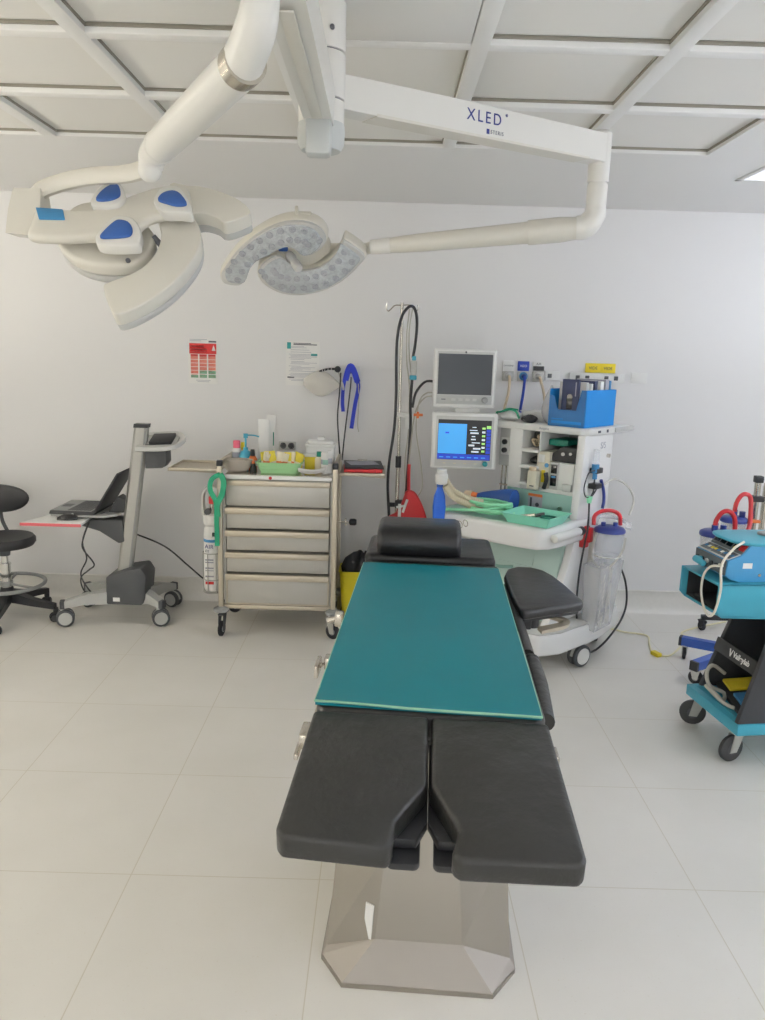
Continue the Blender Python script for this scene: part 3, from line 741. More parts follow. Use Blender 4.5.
b = MB(); b.prism(smooth2([(-.12, -.05), (-.08, .06), (.02, .08), (.12, .06), (.13, 0), (.03, -.08), (-.06, -.09)], 3), -.075, -.03, .01, H2); b.build('back_cover', 'lamp_cream', t2, 50)
b = MB(); b.lathe([(.016, -.03), (.018, -.01), (.013, .0), (.013, .012), (.017, .016), (.018, .05), (.012, .058), (0, .06)], (.0, .0, 0), 20); hb = b.build('sterile_handle', 'lamp_grey', t2, 40, H2 @ Matrix.Translation((.0, -.005, 0)) @ Matrix.Rotation(.5, 4, 'Y'))
b = MB(); b.prism(rrect(-.055, .012, -.018, .036, .008), -.03, -.022, .002, H2); lab(b.build('handle_pad', 'lamp_blue', t2), 'blue pad on the light centre')
b = MB(); b.b2((.02, .155, -.05), (.075, .168, -.035), .004); b.b2((.018, .155, -.05), (.03, .19, -.03), .004); b.build('rear_bracket', 'lamp_cream', t2, 35, H2)
# ================================================================== STOOL AND LAPTOP CART
SX, SY = -2.235, 4.5
t = thing('stool', 'black saddle stool on casters with footring, cut by the left edge', 'stool', (SX, SY, 0))
b = MB(); b.lathe([(0, .45), (.12, .45), (.165, .457), (.178, .475), (.178, .497), (.165, .513), (.1, .51), (0, .505)], n=36); b.build('seat', 'black_plastic', t, 40)
b = MB(); b.tube([(-.04, .14, .475), (-.08, .22, .485), (-.12, .24, .56), (-.12, .225, .68)], .011, 10); b.build('backrest_bar', 'dark_grey_plastic', t)
def backf(u, v):
    a = 2 * PI * v; r = math.sin(PI * min(.999, max(.001, u)))
    return Vector((0, 0, 0))
b = MB()
rings = []
for i in range(9):
    q = -1 + 2 * i / 8; th = .024 * math.sqrt(max(.02, 1 - q * q)) + .004
    out = []
    for k in range(32):
        a = 2 * PI * k / 32; s = math.sqrt(max(.06, 1 - (q * .55) ** 2))
        x = .21 * s * math.cos(a); z = .088 * s * math.sin(a) + .012 * math.cos(a) ** 2
        out.append(Vector((x - .12, .2 - .7 * x * x + q * .022, .70 + z)))
    rings.append(out)
b.loft(rings); b.build('backrest', 'black_plastic', t, 60)
b = MB(); b.cyl((0, 0, .395), (0, 0, .453), .03, .04, n=20); b.build('seat_mount', 'dark_grey_plastic', t)
b = MB(); b.cyl((0, 0, .19), (0, 0, .345), .029, n=20); b.cyl((0, 0, .34), (0, 0, .40), .019, n=20); b.cyl((0, 0, .34), (0, 0, .348), .033, n=20); b.build('gas_lift', 'chrome', t)
b = MB(); b.torus((0, 0, .22), .215, .0115, n=44); b.build('foot_ring', 'grey_plastic', t)
b = MB()
b.cyl((0, 0, .205), (0, 0, .235), .036, n=20)
for k in range(3):
    a = math.radians(100 + 120 * k); b.tube([(.03 * math.cos(a), .03 * math.sin(a), .22), (.215 * math.cos(a), .215 * math.sin(a), .22)], .008, 8, 1)
b.build('ring_spokes', 'grey_plastic', t)
b = MB(); b.cyl((0, 0, .11), (0, 0, .2), .045, .036, n=20, bev=.004); b.build('base_hub', 'black_plastic', t)
for k in range(5):
    a = math.radians(72 * k - 6); ca, sa = math.cos(a), math.sin(a)
    b = MB(); b.loft([[Vector((ca * r - sa * w * s1, sa * r + ca * w * s1, z + h * s2)) for s1, s2 in ((-1, -1), (1, -1), (1, 1), (-1, 1))] for r, w, z, h in ((.03, .03, .145, .035), (.16, .024, .115, .022), (.3, .017, .095, .016))]); b.build('base_leg', 'black_plastic', t)
    caster(t, .29 * ca, .29 * sa, .026, .085, 'rubber', 'black_plastic', a + .6, .02, 'dark_grey_plastic', True, .012)

# ---- laptop cart
CX, CY = -1.555, 4.56
t = thing('laptop_cart', 'grey leaning-column laptop cart on four casters beside the black stool', 'cart', (CX, CY, 0))
L3 = lambda x, y, z: Vector((x - CX, y - CY, z))
b = MB()
cb, ct = L3(-1.535, 4.52, .24), L3(-1.397, 4.52, 1.18)
b.loft([[p + Vector((sx * w, sy * .028, 0)) for sx, sy in ((-1, -.5), (-.6, -1), (.6, -1), (1, -.5), (1, .5), (.6, 1), (-.6, 1), (-1, .5))] for p, w in ((cb, .043), (ct, .04))]); b.build('column', 'aluminium', t)
b = MB(); b.loft([[p + Vector((sx * .041, sy * .029, 0)) for sx, sy in ((-1, -1), (1, -1), (1, 1), (-1, 1))] for p in (ct, ct + Vector((.004, 0, .022)))]); b.build('column_cap', 'black_plastic', t)
b = MB(); b.loft([[ (cb + (ct - cb) * k) + Vector((.03, -.0285, 0)) + Vector((sx * .004, sy * .002, 0)) for sx, sy in ((-1, -1), (1, -1), (1, 1), (-1, 1))] for k in (.02, .98)]); b.build('cable_channel', 'grey_plastic', t)
hubp = [(-1.615, .13), (-1.40, .13), (-1.385, .17), (-1.37, .31), (-1.4, .36), (-1.49, .345), (-1.61, .30)]
b = MB(); b.prism([(x - CX, z) for x, z in hubp], -.1, .1, .012, Matrix.Translation((0, 4.52 - CY, 0)) @ FACE_Y); hb = b.build('base_housing', 'dark_grey_plastic', t)
b = MB(); b.prism(rect(-.02, -.012, .02, .012), 0, .001, M4=Matrix.Translation(L3(-1.55, 4.419, .165)) @ FACE_Y); b.build('label', 'paper', hb, 0)
for (x, y), (mx, my) in (((-1.85, 4.40), (-1.6, 4.47)), ((-1.30, 4.455), (-1.42, 4.49)), ((-1.84, 4.76), (-1.6, 4.58)), ((-1.32, 4.81), (-1.42, 4.56))):
    A0, A1 = L3(mx, my, .17), L3(x, y, .135); dd = (A1 - A0); n = Vector((-dd.y, dd.x, 0)).normalized(); u = Vector((0, 0, 1))
    b = MB(); b.loft([[p + n * w * s1 + u * h * s2 for s1, s2 in ((-1, -1), (1, -1), (1, 1), (-1, 1))] for p, w, h in ((A0, .045, .04), (A0 + dd * .5 + u * .012, .035, .03), (A1, .027, .02))]); lg = b.build('leg', 'light_grey_plastic', t)
    b = MB(); b.box(A1 + dd.normalized() * .012, (.03, .045, .05), .006, (0, 0, math.atan2(dd.y, dd.x))); b.build('leg_tip', 'dark_grey_plastic', lg)
    caster(t, x - CX, y - CY, .052, .13, 'dark_grey_plastic', 'light_grey_plastic', math.radians(200 if y < 4.6 else 160), .026, 'light_grey_plastic', True, .012)
# platforms
b = MB(); b.prism([(x - CX, y - CY) for x, y in ((-1.93, 4.46), (-1.62, 4.44), (-1.55, 4.5), (-1.55, 4.72), (-1.62, 4.76), (-1.95, 4.76))], *(.652, .666), .004); b.build('laptop_platform', 'light_grey_plastic', t)
b = MB(); b.prism([(x - CX, z) for x, z in ((-1.80, .628), (-1.52, .632), (-1.51, .5), (-1.55, .49), (-1.66, .56), (-1.8, .60))], -.07, .07, .008, Matrix.Translation((0, 4.56 - CY, 0)) @ FACE_Y); b.build('platform_bracket', 'dark_grey_plastic', t)
b = MB(); b.prism([(x - CX, y - CY) for x, y in ((-2.04, 4.32), (-1.70, 4.32), (-1.72, 4.62), (-1.93, 4.66))], *(.628, .642), .002); b.build('mouse_tray', 'white_plastic', t)
b = MB(); b.b2((-2.045 - CX, 4.312 - CY, .624), (-1.70 - CX, 4.322 - CY, .640), .001); lab(b.build('tray_edge', 'paper_edge', t), 'pink red strip along the tray front edge')
# top handle with scanner basket
b = MB(); hz = 1.095
outer = [(-1.41, 4.44), (-1.25, 4.43), (-1.18, 4.47), (-1.165, 4.55), (-1.2, 4.62), (-1.26, 4.64), (-1.41, 4.63)]
pts = [L3(x, y, hz + (x + 1.4) * .06 + (y - 4.54) * .3) for x, y in outer]
b.tube(pts, .013, 10, 4, flat=(.014, .014)); b.box((-1.305 - CX, 4.54 - CY, hz), (.22, .18, .012), .003, (.29, -.06, 0)); b.build('handle', 'pale_grey', t)
b = MB(); b.box(L3(-1.285, 4.545, hz + .018), (.13, .13, .022), .004, (.29, -.06, 0)); b.build('handle_tray', 'black_plastic', t)
b = MB(); b.prism([(x - CX, z) for x, z in ((-1.375, .945), (-1.275, .95), (-1.25, .98), (-1.25, 1.086), (-1.375, 1.086))], -.055, .055, .006, Matrix.Translation((0, 4.54 - CY, 0)) @ FACE_Y); b.build('basket', 'dark_grey_plastic', t)
b = MB(); b.tube([L3(-1.71, 4.47, .62), L3(-1.745, 4.46, .52), L3(-1.75, 4.46, .46), L3(-1.70, 4.46, .39), L3(-1.685, 4.45, .36), L3(-1.72, 4.45, .33), L3(-1.77, 4.46, .28), L3(-1.76, 4.47, .2), L3(-1.70, 4.5, .12)], .0045, 6)
b.tube([L3(-1.715, 4.48, .62), L3(-1.75, 4.46, .5), L3(-1.73, 4.46, .4), L3(-1.77, 4.46, .3), L3(-1.72, 4.46, .2), L3(-1.68, 4.5, .14)], .0045, 6); tag(b.build('cable', 'cable_black', loc=(CX, CY, 0)), 'knotted black cables hanging under the laptop platform', 'cable')
b = MB(); b.tube([(-1.485, 4.55, .545), (-1.34, 4.72, .42), (-1.22, 4.82, .27), (-1.14, 4.86, .18), (-1.05, 4.86, .12), (-.98, 4.8, .03), (-.93, 4.75, .005)], .005, 6)
tag(b.build('power_cable', 'cable_black'), 'black power cable from laptop cart column down to the floor at the trolley', 'cable')
# laptop
LX, LY = -1.665, 4.61
t = thing('laptop', 'open black laptop on the grey cart platform', 'laptop', (LX, LY, .6665))
b = MB(); b.prism([(-.27, -.165), (0, -.17), (0, .165), (-.27, .175)], 0, .021, .006, poly1=[(-.265, -.16), (0, -.165), (0, .16), (-.265, .17)]); base = b.build('base', 'black_plastic', t)
b = MB(); b.prism([(-.262, -.155), (-.02, -.16), (-.02, .155), (-.262, .165)], .0205, .022); b.build('palm_deck', 'grey_plastic', base)
b = MB()
for r in range(6):
    for c in range(13): b.b2((-.165 + r * .023, -.145 + c * .0223, .021), (-.165 + r * .023 + .019, -.145 + c * .0223 + .019, .0245), .001, 1)
kb = b.build('keyboard', 'dark_grey_plastic', base)
b = MB(); b.b2((-.245, -.04, .021), (-.19, .04, .0228)); b.build('touchpad', 'dark_grey_plastic', base)
ang = math.radians(32)
Ms = Matrix.Translation((-.004, 0, .018)) @ Matrix.Rotation(ang, 4, 'Y')
b = MB(); b.b2((-.004, -.17, 0), (.008, .165, .275), .004); lid = b.build('screen_lid', 'black_plastic', t, M4=Ms)
b = MB(); b.b2((-.0055, -.155, .03), (-.004, .15, .255)); b.build('screen', 'screen_grey', lid, 0, M4=Ms)
b = MB(); b.prism([(-.02, .0), (.075, -.0), (.075, .075), (.04, .1)], -.05, .05, .006, Matrix.Translation((.065, -.02, .0)) @ FACE_Y)
tag(b.build('power_adapter', 'dark_grey_plastic', loc=(LX, LY, .6665)), 'black docking wedge behind the laptop screen against the cart column', 'dock')
# mouse
t = thing('computer_mouse', 'black computer mouse on the pink edged tray left of the cart column', 'mouse', (-1.815, 4.42, .6425), .2)
b = MB()
rings = []
for i in range(9):
    u = i / 8; w = .031 * math.sin(PI * (.12 + .76 * u)) ** .6; h = .036 * math.sin(PI * (.1 + .72 * u)) ** .8
    rings.append([Vector((-.055 + .11 * u, w * math.cos(a), max(0.0005, h * math.sin(a)) if True else 0)) for a in [PI * k / 12 for k in range(13)]])
b.loft(rings); mo = b.build('body', 'black_gloss', t, 60)
b = MB(); b.cyl((.028, -.003, .031), (.028, .003, .031), .007, n=12); b.build('scroll_wheel', 'grey_plastic', t)
b = MB(); b.tube([(.052, 0, .008), (.1, .0, .006), (.16, .03, .02), (.2, .05, .03)], .002, 6); b.build('cord', 'cable_black', t)
# ================================================================== INSTRUMENT TROLLEY
TX, TY = -.575, 4.52
t = thing('instrument_trolley', 'stainless steel instrument trolley with five drawers and side trays', 'trolley', (TX, TY, 0))
P = lambda x, y, z: (x - TX, y - TY, z)
for x in (-.905, -.258):
    for y in (4.31, 4.73):
        b = MB(); b.b2(P(x - .0135, y - .0135, .165), P(x + .0135, y + .0135, 1.0 if y < 4.5 else .99), .003)
        po = b.build('post', 'steel_warm', t)
        if y < 4.5:
            b = MB(); b.b2(P(x - .0155, y - .0155, 1.0), P(x + .0155, y + .0155, 1.032), .003); b.build('post_cap', 'black_plastic', po)
        b = MB(); b.lathe([(.026, 0), (.044, .004), (.044, .02), (.026, .03), (.02, .034)], P(x, y, .148), 24); b.build('bumper', 'grey_plastic', po)
        caster(t, x - TX, y - TY, .045, .15, 'rubber', 'zinc' if x > -.5 else 'dark_grey_plastic', math.radians({(-.905, 4.31): 80, (-.258, 4.31): 150, (-.905, 4.73): 200, (-.258, 4.73): 40}[(x, y)]), .017, 'grey_plastic')
    b = MB(); b.b2(P(x - .011, 4.325, 1.003), P(x + .011, 4.74, 1.03), .004); b.b2(P(x - .011, 4.72, .95), P(x + .011, 4.742, 1.02), .003); b.build('side_rail', 'steel_warm', t)
# carcass
b = MB()
b.b2(P(-.89, 4.33, .19), P(-.878, 4.735, .945)); b.b2(P(-.285, 4.33, .19), P(-.273, 4.735, .945)); b.b2(P(-.89, 4.725, .19), P(-.273, 4.735, .945))
b.build('carcass', 'steel_sheet', t, 0)
b = MB(); b.b2(P(-.9, 4.315, .165), P(-.262, 4.74, .19), .004); b.build('bottom_shelf', 'steel_warm', t)
b = MB(); b.b2(P(-.888, 4.30, .93), P(-.275, 4.74, .952), .004); tp = b.build('top', 'white_plastic', t)
b = MB(); b.b2(P(-.878, 4.32, .9518), P(-.285, 4.725, .9535)); lab(b.build('top_sheet', 'steel', tp, 0), 'shiny steel work surface')
b = MB(); b.cyl(P(-.62, 4.3, .941), P(-.62, 4.297, .941), .009, n=14); lab(b.build('red_dot', 'red', tp), 'small red dot on the front edge')
for k, (z0, z1) in enumerate(((.775, .925), (.645, .762), (.517, .632), (.388, .504), (.2, .375))):
    b = MB(); b.b2(P(-.872, 4.318, z0), P(-.29, 4.70, z1), .002); dr = b.build('drawer', 'steel_sheet', t)
    lip = z1 if k else z1 - .03
    b = MB()
    if k: b.b2(P(-.876, 4.285, z1 - .03), P(-.286, 4.319, z1 + .004), .004)
    else: b.b2(P(-.876, 4.308, z1 - .034), P(-.286, 4.319, z1 - .004), .003)
    b.build('drawer_handle', 'steel_warm', dr)
    if k == 4:
        b = MB(); b.b2(P(-.876, 4.312, .196), P(-.868, 4.32, .35)); b.b2(P(-.292, 4.312, .196), P(-.286, 4.32, .35)); b.b2(P(-.876, 4.312, .196), P(-.286, 4.32, .202)); b.build('drawer_frame', 'steel_warm', dr)
b = MB(); b.b2(P(-.87, 4.305, .742), P(-.3, 4.319, .768), .002); b.build('drawer_lip', 'steel_warm', t)
# side trays
def side_tray(x0, x1, nm):
    b = MB()
    b.b2(P(x0, 4.38, .955), P(x1, 4.72, .958))
    for lo, hi in (((x0, 4.38), (x1, 4.386)), ((x0, 4.714), (x1, 4.72)), ((x0, 4.38), (x0 + .006, 4.72)), ((x1 - .006, 4.38), (x1, 4.72))): b.b2(P(lo[0], lo[1], .952), P(hi[0], hi[1], .97), .001)
    o = b.build('side_tray', 'steel_warm', t)
    b = MB()
    for y in (4.45, 4.65): b.tube([P(x0 + .05, y, .95), P((x0 + x1) / 2, y, .945), P(x1, y, .94)], .006, 8, 1)
    b.build('tray_bracket', 'steel_warm', o)
side_tray(-1.215, -.925, 'left'); side_tray(-.238, .022, 'right')
# clamp knob on the right side
b = MB(); b.cyl(P(-.242, 4.52, .655), P(-.19, 4.52, .655), .004, n=10); b.b2(P(-.21, 4.505, .635), P(-.2, 4.535, .675), .002); cr = b.build('clamp_rod', 'steel', t)
b = MB(); b.lathe([(.008, 0), (.02, .008), (.021, .035), (.015, .045), (0, .046)], P(-.185, 4.52, .655), 16, (1, 0, 0)); b.build('clamp_knob', 'black_plastic', cr)
b = MB(); b.cyl(P(-.94, 4.33, .60), P(-.9, 4.33, .60), .008, n=10); b.cyl(P(-.955, 4.33, .60), P(-.94, 4.33, .60), .012, n=12); b.build('latch_pin', 'black_plastic', t)
# cylinder rack
b = MB()
gx, gy = -.985, 4.47
for z in (.23, .30, .46): b.torus(P(gx, gy, z), .057, .003, n=28, m=6)
for a in (200, 250, 300, 340, 90): b.tube([P(gx + .057 * math.cos(math.radians(a)), gy + .057 * math.sin(math.radians(a)), z) for z in (.22, .46)], .0028, 6, 1)
b.tube([P(gx + .06, gy + .03, .46), P(-.9, 4.5, .46)], .004, 6, 1); b.tube([P(gx + .06, gy + .03, .23), P(-.9, 4.5, .23)], .004, 6, 1)
b.cyl(P(gx, gy, .218), P(gx, gy, .223), .057, n=28)
b.build('cylinder_rack', 'steel_sheet', t)
# ---- gas cylinder standing in the rack
t = thing('gas_cylinder', 'white medical gas cylinder in the wire rack left of the trolley', 'gas cylinder', (gx, gy, .224))
b = MB(); b.lathe([(.0, 0), (.042, 0), (.051, .012), (.051, .345), (.046, .385), (.03, .405), (.026, .42), (0, .42)], n=32); b.build('body', 'cylinder_white', t, 40)
b = MB(); b.lathe([(.0512, .23), (.0516, .235), (.0516, .335), (.0512, .34)], n=32); lb1 = b.build('label', 'paper', t, 40)
b = MB(); b.lathe([(.0517, .305), (.052, .308), (.052, .319), (.0517, .322)], n=32); b.build('label_band', 'label_blue', lb1, 40)
text('AIR', .034, 'print_blue', lb1, Matrix.Translation((-.036, -.0475, .28)) @ Matrix.Rotation(-.25, 4, 'Z') @ FACE_Y, spacing=1.1)
text('O2', .02, 'ink', lb1, Matrix.Translation((-.036, -.0475, .253)) @ Matrix.Rotation(-.25, 4, 'Z') @ FACE_Y)
b = MB(); b.lathe([(.0512, .03), (.0516, .034), (.0516, .215), (.0512, .22)], n=32); lb2 = b.build('label', 'paper', t, 40)
for z, tt in ((.2, .004), (.185, .003), (.15, .004), (.135, .002), (.1, .004), (.075, .002), (.06, .008)):
    b = MB(); b.prism(rect(-.03, -tt, .018, tt), 0, .004, M4=Matrix.Translation((-.004, -.049, z)) @ FACE_Y); b.build('label_line', 'red_print' if z == .06 else 'ink_pale', lb2, 0)
# valve guard: a shell with a big window
b = MB()
path = [(-.038, 0, .42), (-.05, 0, .5), (-.052, 0, .57), (-.034, 0, .615), (.0, 0, .63), (.034, 0, .615), (.052, 0, .57), (.05, 0, .5), (.038, 0, .42)]
b.tube(path, .02, 12, 5, flat=(.009, .03), up0=(0, -1, 0)); b.lathe([(.04, .4), (.05, .41), (.053, .43), (.054, .465), (.04, .47)], n=28); b.build('valve_guard', 'cylinder_white', t, 50)
b = MB(); b.cyl((0, 0, .41), (0, 0, .56), .016, n=16); b.build('valve', 'steel', t)
b = MB(); b.b2((-.014, -.03, .53), (.026, .01, .575), .006); lab(b.build('valve_knob', 'red', t), 'red valve knob')
b = MB(); b.cyl((-.02, -.015, .485), (-.02, -.04, .485), .019, n=18); b.build('gauge', 'dark_grey_plastic', t)
# ---- green tourniquet strap
t = thing('green_strap', 'green strap looped over the left front post of the trolley', 'strap', (-.905, 4.30, .98))
b = MB(); b.tube([(.01, -.022, -.02), (-.035, -.03, -.05), (-.045, -.032, -.11), (-.015, -.03, -.18), (-.012, -.03, -.3), (-.01, -.03, -.43)], .01, 8, 5, flat=(.013, .005), up0=(0, -1, 0)); b.build('strap_tail', 'strap_green', t)
b = MB(); b.tube([(.01, -.022, -.02), (.03, -.03, -.06), (.022, -.032, -.13), (-.005, -.034, -.19), (-.005, -.034, -.26)], .01, 8, 5, flat=(.015, .005), up0=(0, -1, 0)); b.build('strap_loop', 'strap_green', t)

# ---- things on top (surface at .9535)
ZT = .954
t = thing('kidney_dish', 'greyish pulp kidney dish at the left end of the trolley top', 'dish', (-.83, 4.44, ZT))
out = [(.085 * math.cos(a), .06 * math.sin(a) * (1 - .18 * math.cos(a))) for a in [2 * PI * k / 32 for k in range(32)]]
b = MB(); b.loft([[Vector((x * f, y * f, z)) for x, y in out] for f, z in ((.62, .0), (.78, .012), (.95, .045), (1.02, .066), (1.07, .068), (1.07, .064), (.98, .062), (.9, .045), (.72, .012), (.55, .006))]); b.build('dish', 'kidney_grey', t, 60)
b = MB(); b.sph((-.0, .01, .05), .045, (1.2, .8, .5)); b.sph((.03, -.01, .056), .03, (1.2, .8, .5)); b.build('swabs', 'kidney_grey', t, 60)
def bottle(name, label, x, y, prof, m, capprof, capm, n=20):
    t = thing(name, label, 'bottle', (x, y, ZT))
    b = MB(); b.lathe(prof, n=n); b.build('body', m, t, 40)
    b = MB(); b.lathe(capprof, n=n); b.build('cap', capm, t, 40)
    return t
q = bottle('spray_can', 'white spray can with a pink cap behind the kidney dish', -.855, 4.56, [(0, 0), (.025, 0), (.026, .004), (.026, .112), (.02, .12), (0, .12)], 'white_plastic', [(0, .162), (.019, .162), (.021, .158), (.021, .118), (0, .118)], 'pink_cap')
b = MB(); b.lathe([(.0262, .045), (.0264, .05), (.0264, .09), (.0262, .095)], n=20); b.build('label', 'ink_pale', q, 40)
q = bottle('pump_bottle', 'blue pump bottle with long spout beside the pink capped can', -.80, 4.545, [(0, 0), (.033, 0), (.036, .006), (.036, .08), (.028, .1), (.014, .108), (0, .108)], 'bottle_blue', [(0, .125), (.014, .125), (.014, .106), (0, .106)], 'bottle_blue')
b = MB(); b.cyl((0, 0, .125), (0, 0, .185), .006, n=10); b.cyl((0, 0, .18), (0, 0, .205), .013, n=12); b.tube([(0, 0, .196), (.045, -.005, .197), (.08, -.01, .19)], .004, 8, 3); b.build('pump', 'bottle_blue', q)
bottle('yellow_cap_bottle', 'small bottle with yellow cap between pink capped can and blue pump', -.828, 4.62, [(0, 0), (.02, 0), (.02, .1), (0, .105)], 'white_plastic', [(0, .145), (.013, .145), (.017, .1), (0, .1)], 'yellow')
q = bottle('antiseptic_bottle', 'small orange antiseptic bottle with black cap', -.757, 4.53, [(0, 0), (.026, 0), (.027, .006), (.027, .06), (.016, .078), (0, .078)], 'orange', [(0, .115), (.012, .115), (.015, .075), (0, .075)], 'black_plastic')
b = MB(); b.lathe([(.0272, .02), (.0275, .022), (.0275, .05), (.0272, .052)], n=20); b.build('label', 'white_plastic', q, 40)
bottle('brown_bottle', 'tiny brown bottle standing against the green basket left end', -.738, 4.44, [(0, 0), (.018, 0), (.019, .004), (.018, .022), (.01, .045), (0, .045)], 'wheel_black', [(0, .06), (.008, .06), (.01, .043), (0, .043)], 'orange')
# paper packets standing
t = thing('paper_packet', 'two white paper packets standing upright behind the pump bottle', 'paper packet', (-.70, 4.66, ZT))
b = MB(); b.box((-.012, 0, .14), (.066, .012, .28), .002, (-.05, 0, .0)); b.build('packet', 'paper', t)
b = MB(); b.box((.018, .02, .15), (.054, .012, .31), .002, (-.05, .08, 0)); b.build('packet', 'paper', t)
b = MB(); b.box((.046, .006, .165), (.006, .008, .08), .001); lab(b.build('edge_strip', 'green_cap', t), 'dark green strip at the packet edge')
# green basket with sachets
t = thing('green_basket', 'pale green plastic basket full of yellow sachets on the trolley', 'basket', (-.583, 4.46, ZT))
def tray_rings(w0, d0, w1, d1, h, th=.004, r=.015):
    def rr(w, d, z): return [Vector((x, y, z)) for x, y in rrect(-w, -d, w, d, r)]
    return [rr(w0, d0, 0), rr(w1, d1, h), rr(w1 + .006, d1 + .006, h), rr(w1 + .006, d1 + .006, h + .004), rr(w1 - th, d1 - th, h + .004), rr(w0 - th, d0 - th, th)]
b = MB(); b.loft(tray_rings(.105, .07, .125, .085, .058)); bk = b.build('basket', 'basket_green', t, 40)
b = MB()
for k in range(2): b.b2((-.1, -.0795 - .003 * k, .02 + k * .016), (.1, -.077 - .003 * k, .024 + k * .016))
b.build('rim_ribs', 'basket_green', bk)
for k in range(14):
    x = -.105 + .016 * k; a = rn.uniform(-.35, .35)
    s = thing('sachet', ['yellow and white sachet standing in the green basket, %s' % w for w in ('leftmost', 'second from left', 'third from left', 'fourth from left', 'fifth from left', 'sixth from left', 'seventh from left', 'seventh from right', 'sixth from right', 'fifth from right', 'fourth from right', 'third from right', 'second from right', 'rightmost')][k], 'sachet', (-.583 + x, 4.46 + rn.uniform(-.012, .02), ZT + .012), 0, 'sachets in the green basket')
    Mx = Matrix.Rotation(a, 4, 'Y') @ Matrix.Rotation(rn.uniform(-.7, .7), 4, 'Z')
    yel = k not in (0, 3, 6, 7, 10)
    b = MB(); b.box((0, 0, .052), (.044, .009, .1 + rn.uniform(-.01, .012)), .003); b.build('pouch', 'sachet_yellow' if yel else 'sachet_white', s, 35, Mx)
    b = MB(); b.box((0, 0, .04), (.0442, .0094, .022), .001); b.build('printed_band', 'sachet_white' if yel else 'orange', s, 35, Mx)
# sharps containers and the rest at the right end
t = thing('storage_tub', 'large white lidded tub at the right rear of the trolley top', 'tub', (-.365, 4.63, ZT))
b = MB(); b.prism(rrect(-.078, -.055, .078, .055, .015), 0, .135, .004, poly1=rrect(-.085, -.06, .085, .06, .015)); b.build('tub', 'white_plastic', t)
b = MB(); b.prism(rrect(-.09, -.065, .09, .065, .018), .135, .15, .004); b.prism(rrect(-.078, -.055, .078, .055, .015), .15, .17, .006); b.b2((-.022, -.02, .17), (.022, .02, .19), .006); b.build('lid', 'white_plastic', t)
t = thing('sharps_box', 'small yellow sharps box in front of the white tub', 'sharps box', (-.418, 4.53, ZT))
b = MB(); b.prism(rrect(-.03, -.028, .03, .028, .006), 0, .085, .003, poly1=rrect(-.034, -.03, .034, .03, .006)); b.build('box', 'yellow', t)
b = MB(); b.prism(rrect(-.036, -.032, .036, .032, .006), .085, .1, .003); b.build('lid', 'white_plastic', t)
q = bottle('green_cap_bottle', 'clear yellowish bottle with a dark green cap right of the sharps box', -.366, 4.5, [(0, 0), (.022, 0), (.024, .005), (.024, .075), (.014, .09), (0, .09)], 'sachet_white', [(0, .118), (.014, .118), (.015, .088), (0, .088)], 'green_cap')
t = thing('paper_tray', 'white boat-shaped paper dish lying at the front right of the trolley top', 'paper dish', (-.398, 4.375, ZT))
b = MB(); b.grid(lambda u, v: Vector(((-.075 + .15 * u), (-.03 + .06 * v) * math.sin(PI * (.12 + .76 * u)), .003 + .035 * ((u - .45) ** 2) * 2 + .022 * (2 * v - 1) ** 2)), 14, 8, .0015); b.build('dish', 'paper', t, 60)
for k, (x, y, h) in enumerate(((-.322, 4.41, .128), (-.302, 4.44, .135), (-.335, 4.46, .12))):
    t = thing('wrapped_swab', ['white wrapped swab pack standing at the right front corner of the trolley', 'tallest white wrapped swab pack beside the right rail of the trolley', 'white wrapped swab pack behind the corner pack on the trolley'][k], 'swab pack', (x, y, ZT), .3 * k, 'wrapped swab packs on the trolley')
    b = MB(); b.box((0, 0, h / 2), (.03, .022, h), .006); b.build('pack', 'paper', t)
    b = MB(); b.box((0, 0, h * .55), (.0305, .0225, h * .3), .006); b.build('print', 'ink_pale' if k else 'surface_teal', t)
# clipboard on the right side tray
t = thing('red_folder', 'dark red folder under the black tray on the right side tray', 'folder', (-.11, 4.55, .9705), .04)
b = MB(); b.b2((-.112, -.15, 0), (.11, .15, .018), .002); b.build('folder', 'red', t)
t = thing('black_clipboard', 'black folder with papers lying on the red folder at the trolley', 'clipboard', (-.108, 4.56, .9885), .07)
b = MB(); b.b2((-.112, -.14, 0), (.112, .15, .01), .002); b.build('board', 'black_plastic', t)
b = MB(); b.box((-.005, .03, .0115), (.17, .14, .002), 0, (0, 0, .2)); b.build('sheet', 'ink_pale', t)
b = MB(); b.b2((-.03, .11, .01), (.03, .14, .018), .003); b.build('clip', 'steel', t)
# yellow waste bin
t = thing('waste_bin', 'yellow clinical waste bin with black liner right of the trolley', 'bin', (-.125, 4.63, 0))
b = MB(); b.loft(tray_rings(.09, .085, .112, .105, .34, .004, .03)); b.build('bin', 'bin_yellow', t, 40)
b = MB(); b.prism(rect(-.045, .12, .01, .27), 0, .0012, M4=Matrix.Translation((-.03, -.1, .0)) @ Matrix.Rotation(-.085, 4, 'X') @ FACE_Y); b.build('label', 'paper', t, 0)
b = MB()
b.loft([[Vector(((.094 + .01 * math.sin(7 * a)) * f * math.cos(a) + .03 * g, (.088 + .01 * math.cos(5 * a)) * f * math.sin(a), z + .018 * math.sin(4 * a + g))) for a in [2 * PI * k / 30 for k in range(30)]] for f, z, g in ((.98, .32, 0), (1.08, .36, 0), (.95, .405, .3), (.6, .43, .6), (.2, .435, .6))]); b.build('liner', 'black_plastic', t, 60)
